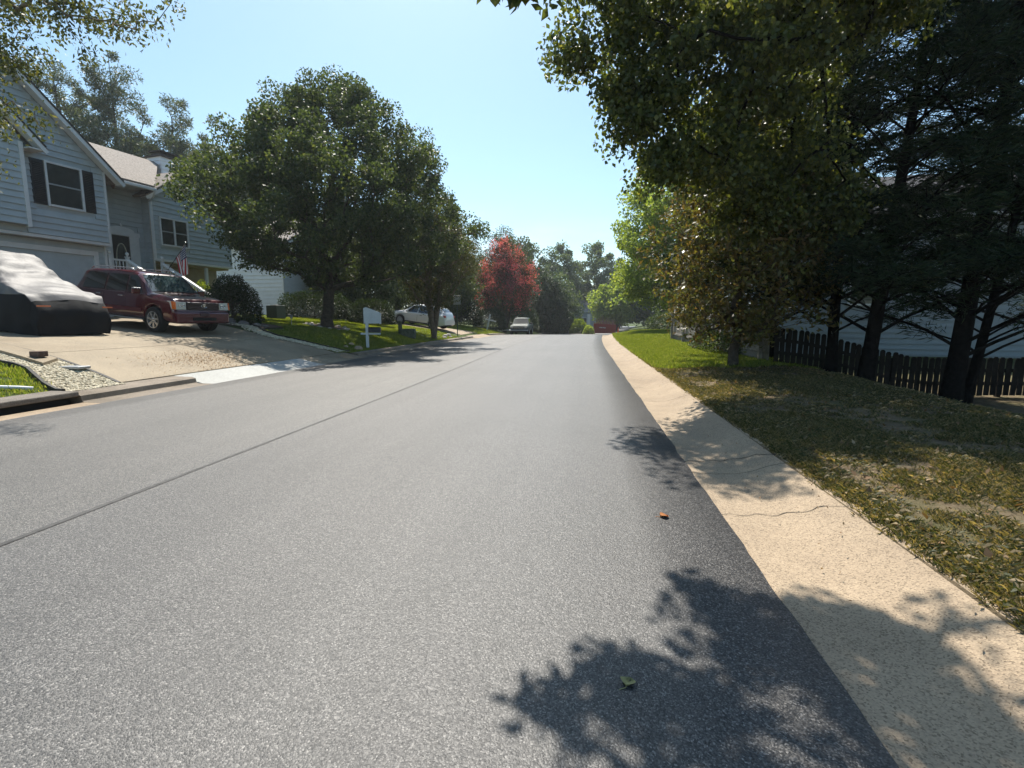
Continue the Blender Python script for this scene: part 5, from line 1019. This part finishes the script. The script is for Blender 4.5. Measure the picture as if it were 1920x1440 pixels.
for k in range(14):
    t = k / 13; rows.append([(2.32 + .17 * math.sin(t * 1.57) + .02 * math.sin(p[1] * 8 + t * 4) + (.015 * math.sin(p[1] * 17)), p[1] * (1 - .06 * t), p[2] * (1 - t) + min(p[2], .80 - .55 * t - .0 * k) * t if p[2] > .12 else p[2]) for p in fr_])
def frow(t): return [(2.32 + .20 * math.sin(min(1, t * 2.2) * 1.57) + .02 * math.sin(p[1] * 8 + t * 4) + .012 * math.sin(p[1] * 17 + t), p[1] * (1 - .05 * t), p[2] + (.0 - p[2]) * t) for p in fr_]
MB().grid([frow(t) for t in np.linspace(0, 1, 14)]).build('cover_front', BCV, cov, smooth=True)
MB().grid([[(-2.4 - .15 * t, p[1], p[2] + (.1 - p[2]) * t) for p in [cv(-2.4, u) for u in np.linspace(-1, 1, 30)]] for t in (0, .3, 1)]).build('cover_rear', BCV, cov, smooth=True)
for (x, y, sz) in ((2.535, .80, (.02, .26, .035)), (2.54, -.72, (.02, .30, .035))): MB().box((x, y, .72), sz).build('reflective_strip', mat('orange_strip', (.55, .16, .07), .5), cov)
for x in (-1.4, 1.4):
    for y in (-.78, .78): MB().lathe((x, y, .33), [(.2, -.1), (.33, -.1), (.33, .1), (.2, .1)], 20, 'y').build('tyre', RUB, cov)
cov.location = (-15.9, 11.85, (G(-14.8, 11.6) + G(-17.7, 12)) / 2 + .02); cov.rotation_euler = (0, math.atan2(G(-17.7, 12) - G(-14.8, 11.6), 2.9), rad(-8))

# ------------------------------------------------------------ street objects
# letterbox post
mx_, my_ = -9.05, 19.9; mz = G(mx_, my_); ml = thing('mailbox', 'white post with a dark mailbox and a white house-shaped board above it', 'mailbox', (mx_, my_, mz), rad(8)); ml.scale = (.9, .9, .93)
MB().b2((-.06, -.06, -.05), (.06, .06, 1.25)).build('post', WHITE, ml, bevel=.008); MB().b2((-.30, -.05, .62), (.62, .05, .70)).build('arm', WHITE, ml, bevel=.006)
pr = [(.02 + .12 * 0, -.10, .72), (.02, .10, .72), (.02, .10, .86)] + [(.02, .10 * math.cos(t), .86 + .10 * math.sin(t)) for t in np.linspace(.3, 2.84, 8)] + [(.02, -.10, .86)]
bx = MB().prism([(.08, p[1], p[2]) for p in pr], (.54, 0, 0)).build('box', BLACK, ml, smooth=30); MB().b2((.62, -.10, .72), (.635, .10, .93)).build('door', BLACK, bx, bevel=.01)
bd = MB().prism([(-.14, -.03, 1.12), (.60, -.03, 1.12), (.60, -.03, 1.62), (-.02, -.03, 1.85), (-.14, -.03, 1.80)], (0, .05, 0)).build('board', WHITE, ml)
for i in range(2):
    for j in range(3): MB().b2((-.10 + j * .235, -.045, 1.15 + i * .235), (.11 + j * .235, -.031, 1.36 + i * .235)).build('panel', WHITE, bd, bevel=.006)
MB().b2((.60, -.08, 1.10), (.66, .06, 1.58)).build('side_post', WHITE, ml)
# stone block and stump
sx_, sy_ = -9.75, 26.4; z = G(sx_, sy_); sb = thing('stone_planter', 'low mossy stone block with a short round post at its left end', 'planter', (sx_, sy_, z), rad(8)); MS = mat('mossy_stone', (.17, .18, .13), .95, col2=(.07, .08, .05), scale=7, bump=.8)
MB().b2((-.25, -.22, -.1), (.52, .22, .45)).build('block', MS, sb, bevel=.06); MB().lathe((-.34, .12, 0), [(.11, -.1), (.11, .78), (.12, .80), (.12, .86), (.05, .88)], 14).build('post', MS, sb, smooth=40)
# street sign
gx, gy = -9.0, 34.8; z = G(gx, gy); sg = thing('road_sign', 'thin green post with a small faded sign seen from behind', 'sign', (gx, gy, z), rad(5)); MB().b2((-.03, -.015, -.1), (.03, .015, 2.75)).build('post', mat('green_post', (.05, .08, .06), .6), sg); MB().b2((-.26, -.04, 2.2), (.26, -.02, 2.85)).build('panel', mat('sign_back', (.28, .29, .27), .5, metal=.3), sg, bevel=.01)
# leaning white sale post
lx_, ly_ = -9.35, 47.5; z = G(lx_, ly_); ls = thing('sale_post', 'white wooden cross post leaning right beside the pickup', 'post', (lx_, ly_, z)); ls.rotation_euler = (0, rad(12), 0); MB().b2((-.06, -.06, -.1), (.06, .06, 1.55)).build('post', WHITE, ls); MB().b2((-.35, -.05, .95), (.70, .05, 1.05)).build('arm', WHITE, ls)
MB().b2((-8.7, 52, G(-8.7, 52) + .2), (-7.6, 52.1, G(-8.7, 52) + .34)).build('white_rail', WHITE, label='short white board low on the ground left of the pickup', category='board')
# rocks
RK = mat('garden_rock', (.30, .27, .24), .9, col2=(.13, .11, .10), scale=6, bump=.7)
def rock(x, y, r, label, grp, m=RK, zz=None):
    s = [random.uniform(.8, 1.3) * r, random.uniform(.7, 1.1) * r, random.uniform(.5, .8) * r]; q = MB(); vs = [Vector(v) for v in ico]; fs = list(icf); mid = {}; nf = []
    def mp_(a, b):
        k = (min(a, b), max(a, b))
        if k not in mid: mid[k] = len(vs); vs.append(((vs[a] + vs[b]) / 2).normalized())
        return mid[k]
    for a, b, c_ in fs: ab, bc, ca = mp_(a, b), mp_(b, c_), mp_(c_, a); nf += [(a, ab, ca), (b, bc, ab), (c_, ca, bc), (ab, bc, ca)]
    q.add([(v.x * s[0] * random.uniform(.85, 1.1), v.y * s[1] * random.uniform(.85, 1.1), v.z * s[2] * random.uniform(.85, 1.1)) for v in vs], nf); o = q.build('rock', m, smooth=50, label=label, category='rock', group=grp); o.location = (x, y, (G(x, y) if zz is None else zz) + s[2] * .3); o.rotation_euler = (0, 0, random.uniform(0, 6)); return o
for k in range(13): a = 2 * math.pi * k / 13; rock(-12.4 + .95 * math.cos(a), 22.75 + .9 * math.sin(a), random.uniform(.11, .17), 'pale rounded rock in the ring around the big pear tree trunk', 'rocks ringing the pear tree', mat('pale_rock', (.42, .38, .34), .9, var=.3))
for k, (x, y, r) in enumerate([(-14.9, 18.0, .22), (-14.5, 18.15, .26), (-14.1, 18.35, .2), (-13.7, 18.5, .24), (-13.3, 18.75, .17), (-15.3, 18.1, .18), (-14.35, 18.6, .25), (-13.0, 18.9, .14)]): rock(x, y, r, 'grey garden rock at the lawn corner below the round bush', 'rocks below the round bush')
for k, (x, y, r) in enumerate([(-9.5, 19.3, .16), (-9.0, 18.9, .2), (-9.35, 18.5, .14)]): rock(x, y, r, 'tan rock at the foot of the mailbox post', 'rocks by the mailbox', mat('tan_rock', (.42, .30, .20), .9, var=.3))
for k, (x, y, r) in enumerate([(-8.95, 31.2, .17), (-9.1, 31.9, .2), (-8.9, 32.5, .15), (-9.2, 33.1, .18)]): rock(x, y, r, 'pale stone at the kerb right of the slim tree', 'stones at the kerb', mat('pale_rock', (.5, .45, .4), .9))
bedq = []
for x in np.linspace(-15.6, -12.6, 12): bedq.append([(x, y, G(x, y) + .035) for y in np.linspace(17.75 + .28 * abs(x + 14.1), 19.9, 8)])
MB().grid(bedq).build('planting_bed', DIRT, kind='structure')
ringq = [[(-12.4 + r * math.cos(t), 22.75 + r * math.sin(t), G(-12.4 + r * math.cos(t), 22.75 + r * math.sin(t)) + .04) for t in np.linspace(0, 6.2832, 25)] for r in (.1, .5, .93)]
MB().grid(ringq).build('mulch_ring', DIRT, kind='structure')
# garden lamp and air conditioner
z = G(-12.9, 20.6); gl_ = thing('garden_lamp', 'small garden lamp on a stake at the lawn corner', 'lamp', (-12.9, 20.6, z)); MB().tube([(0, 0, 0), (0, 0, .35)], .012, 6).build('stake', STEEL, gl_); MB().lathe((0, 0, .35), [(.05, 0), (.07, .1), (.09, .12), (.02, .17)], 10).build('lamp_head', STEEL, gl_)
z = G(-16.0, 24.2); ac = thing('air_conditioner', 'green-grey air conditioning unit beside the white siding', 'air conditioner', (-16.0, 24.2, z), rad(-8)); ac.scale = (.8, .8, .85); MB().b2((-.42, -.4, .05), (.42, .4, .85)).build('cabinet', mat('unit_grey', (.14, .16, .14), .6), ac, bevel=.03)
for k in range(14): MB().b2((-.36, -.415, .12 + k * .05), (.36, -.40, .135 + k * .05)).build('grille_slat', BLACK, ac)
MB().lathe((0, 0, .85), [(.34, 0), (.34, .03), (.05, .05)], 20).build('fan_guard', BLACK, ac)
# red skip / trailer with branches at the far end, cone
rx, ry = 2.8, 69.5; z = float(elev(ry)) + .05; rs = thing('red_skip', 'red open skip piled with brown branches beyond the crest', 'skip', (rx, ry, z), rad(4)); rs.scale = (.85, .85, .95); REDP = mat('red_paint', (.27, .03, .03), .45, var=.2)
MB().prism([(-1.7, 0, .2), (1.5, 0, .2), (1.6, 0, 1.35), (-1.9, 0, 1.55)], (0, -1.4, 0)).build('hull', REDP, rs, bevel=.02)
for k in range(5): MB().b2((-1.45 + k * .7, -1.47, .25), (-1.37 + k * .7, -1.40, 1.32)).build('rib', REDP, rs)
for a, b_, y_ in ((-1.9, 1.6, -1.45),): MB().prism([(a, y_, 1.50), (b_, y_, 1.30), (b_, y_, 1.38), (a, y_, 1.60)], (0, .1, 0)).build('top_rail', REDP, rs)
for k, ch_ in enumerate('SKIPS'[:0]): pass
wp = MB()
for k in range(7): wp.b2((-1.1 + k * .16, -1.475, .95 - k * .01), (-1.1 + k * .16 + (.10 if k % 3 else .06), -1.465, 1.10 - k * .01))
wp.build('side_marking', WHITE, rs)
q = MB(); rg = np.random.default_rng(61)
for k in range(170):
    a = rg.uniform(0, 6.28); p = Vector((rg.uniform(-1.5, 1.4), rg.uniform(-1.3, -.1), 1.3)); e = p + Vector((rg.normal(0, .5), rg.normal(0, .4), abs(rg.normal(.75, .4)))); q.tube([p, (p + e) / 2 + Vector((rg.normal(0, .1), 0, .05)), e], [.02, .012, .004], 4, cap=False)
q.build('branch_pile', mat('dry_branches', (.22, .15, .12), .9, var=.4), rs, kind='stuff')
def cone(x, y, label, h=.72):
    r = thing('traffic_cone', label, 'traffic cone', (x, y, G(x, y) + .02)); OR = mat('cone_orange', (.80, .13, .03), .5); MB().b2((-.19, -.19, 0), (.19, .19, .04)).build('base', OR, r, bevel=.01); cc = MB().lathe((0, 0, .04), [(.14, 0), (.03, h - .04), (.02, h - .04)], 16).build('cone', OR, r, smooth=40); MB().lathe((0, 0, .04), [(.112, h * .25), (.084, h * .45)], 16).build('reflective_band', WHITE, cc, smooth=True)
cone(6.55, 38.8, 'orange traffic cone on the right lawn at the end of the grey fence')
cone(4.6, 70, 'small traffic cone beyond the crest of the road', .9)
# fallen leaves
def leaf1(x, y, z, s, rz, label, m):
    P = [[(s * u, s * .55 * v * math.sin(max(0, min(1, u)) * math.pi) ** .7, .006 + .2 * s * (v * v) + .1 * s * math.sin(u * 5)) for v in (-1, -.4, 0, .4, 1)] for u in np.linspace(0, 1, 9)]
    q = MB().grid(P); q.tube([(-.35 * s, .02, .003), (0, 0, .006), (s * .9, 0, .012)], .0018, 4); o = q.build('fallen_leaf', m, smooth=True, label=label, category='leaf'); o.location = (x, y, z); o.rotation_euler = (0, 0, rz)
leaf1(.55, 3.45, .014, .065, .4, 'single orange dry leaf lying on the asphalt', mat('orange_leaf', (.42, .16, .045), .7)); leaf1(.18, 1.75, .016, .055, 1.2, 'small pale leaf lying in the tree shadow on the road', mat('pale_leaf', (.25, .24, .10), .7))
n_ = 2600; X = RNG.uniform(1.9, 6.2, n_); Y = RNG.uniform(.4, 17, n_); C = np.stack([X, Y, gzr(X, Y) + .012], -1); V, F = leaves(C, .06, .035, droop=0, seed=77, flat=6); a = link('leaf_litter', bpy.data.meshes.new('leaf_litter'), kind='stuff', label='dry fallen leaves in the shaded verge'); setmesh(a, V, F, np.repeat(RNG.random(n_), 4)); a.data.materials.append(LITTER)
n_ = 300; X = RNG.uniform(1.3, 1.86, n_); Y = RNG.uniform(.8, 22, n_); C = np.stack([X, Y, .03 + .1 * np.clip((X - 1.38) / .4, 0, 1)], -1); V, F = leaves(C, .025, .012, droop=0, seed=78, flat=6); a = link('gutter_litter', bpy.data.meshes.new('gutter_litter'), kind='stuff', label='tiny leaf crumbs in the right gutter'); setmesh(a, V, F, np.repeat(RNG.random(n_), 4)); a.data.materials.append(LITTER)
n_ = 2600; X = np.minimum(-9.0, -9.7 + RNG.normal(0, .45, n_)); Y = 11.6 + RNG.normal(0, .8, n_); C = np.stack([X, Y, gz(X, Y) + .036], -1); V, F = leaves(C, .03, .018, droop=0, seed=79, flat=6); a = link('driveway_litter', bpy.data.meshes.new('driveway_litter'), kind='stuff', label='patch of orange-brown leaf crumbs at the foot of the driveway'); setmesh(a, V, F, np.repeat(RNG.random(n_), 4)); a.data.materials.append(mat('orange_litter', (.4, .2, .05), .8, attr='tint', col2=[(.30, .16, .06), (.45, .26, .09)]))
# haze
HZM = bpy.data.materials.new('haze_air'); HZM.use_nodes = True; HZM.node_tree.nodes.clear(); pv = HZM.node_tree.nodes.new('ShaderNodeVolumePrincipled'); ho = HZM.node_tree.nodes.new('ShaderNodeOutputMaterial')
pv.inputs['Color'].default_value = (.86, .92, .97, 1); pv.inputs['Density'].default_value = .0005; pv.inputs['Anisotropy'].default_value = .3; HZM.node_tree.links.new(pv.outputs[0], ho.inputs['Volume'])
MB().b2((-420, -80, -14), (420, 920, 46)).build('haze', HZM, kind='stuff')
bpy.context.view_layer.update()
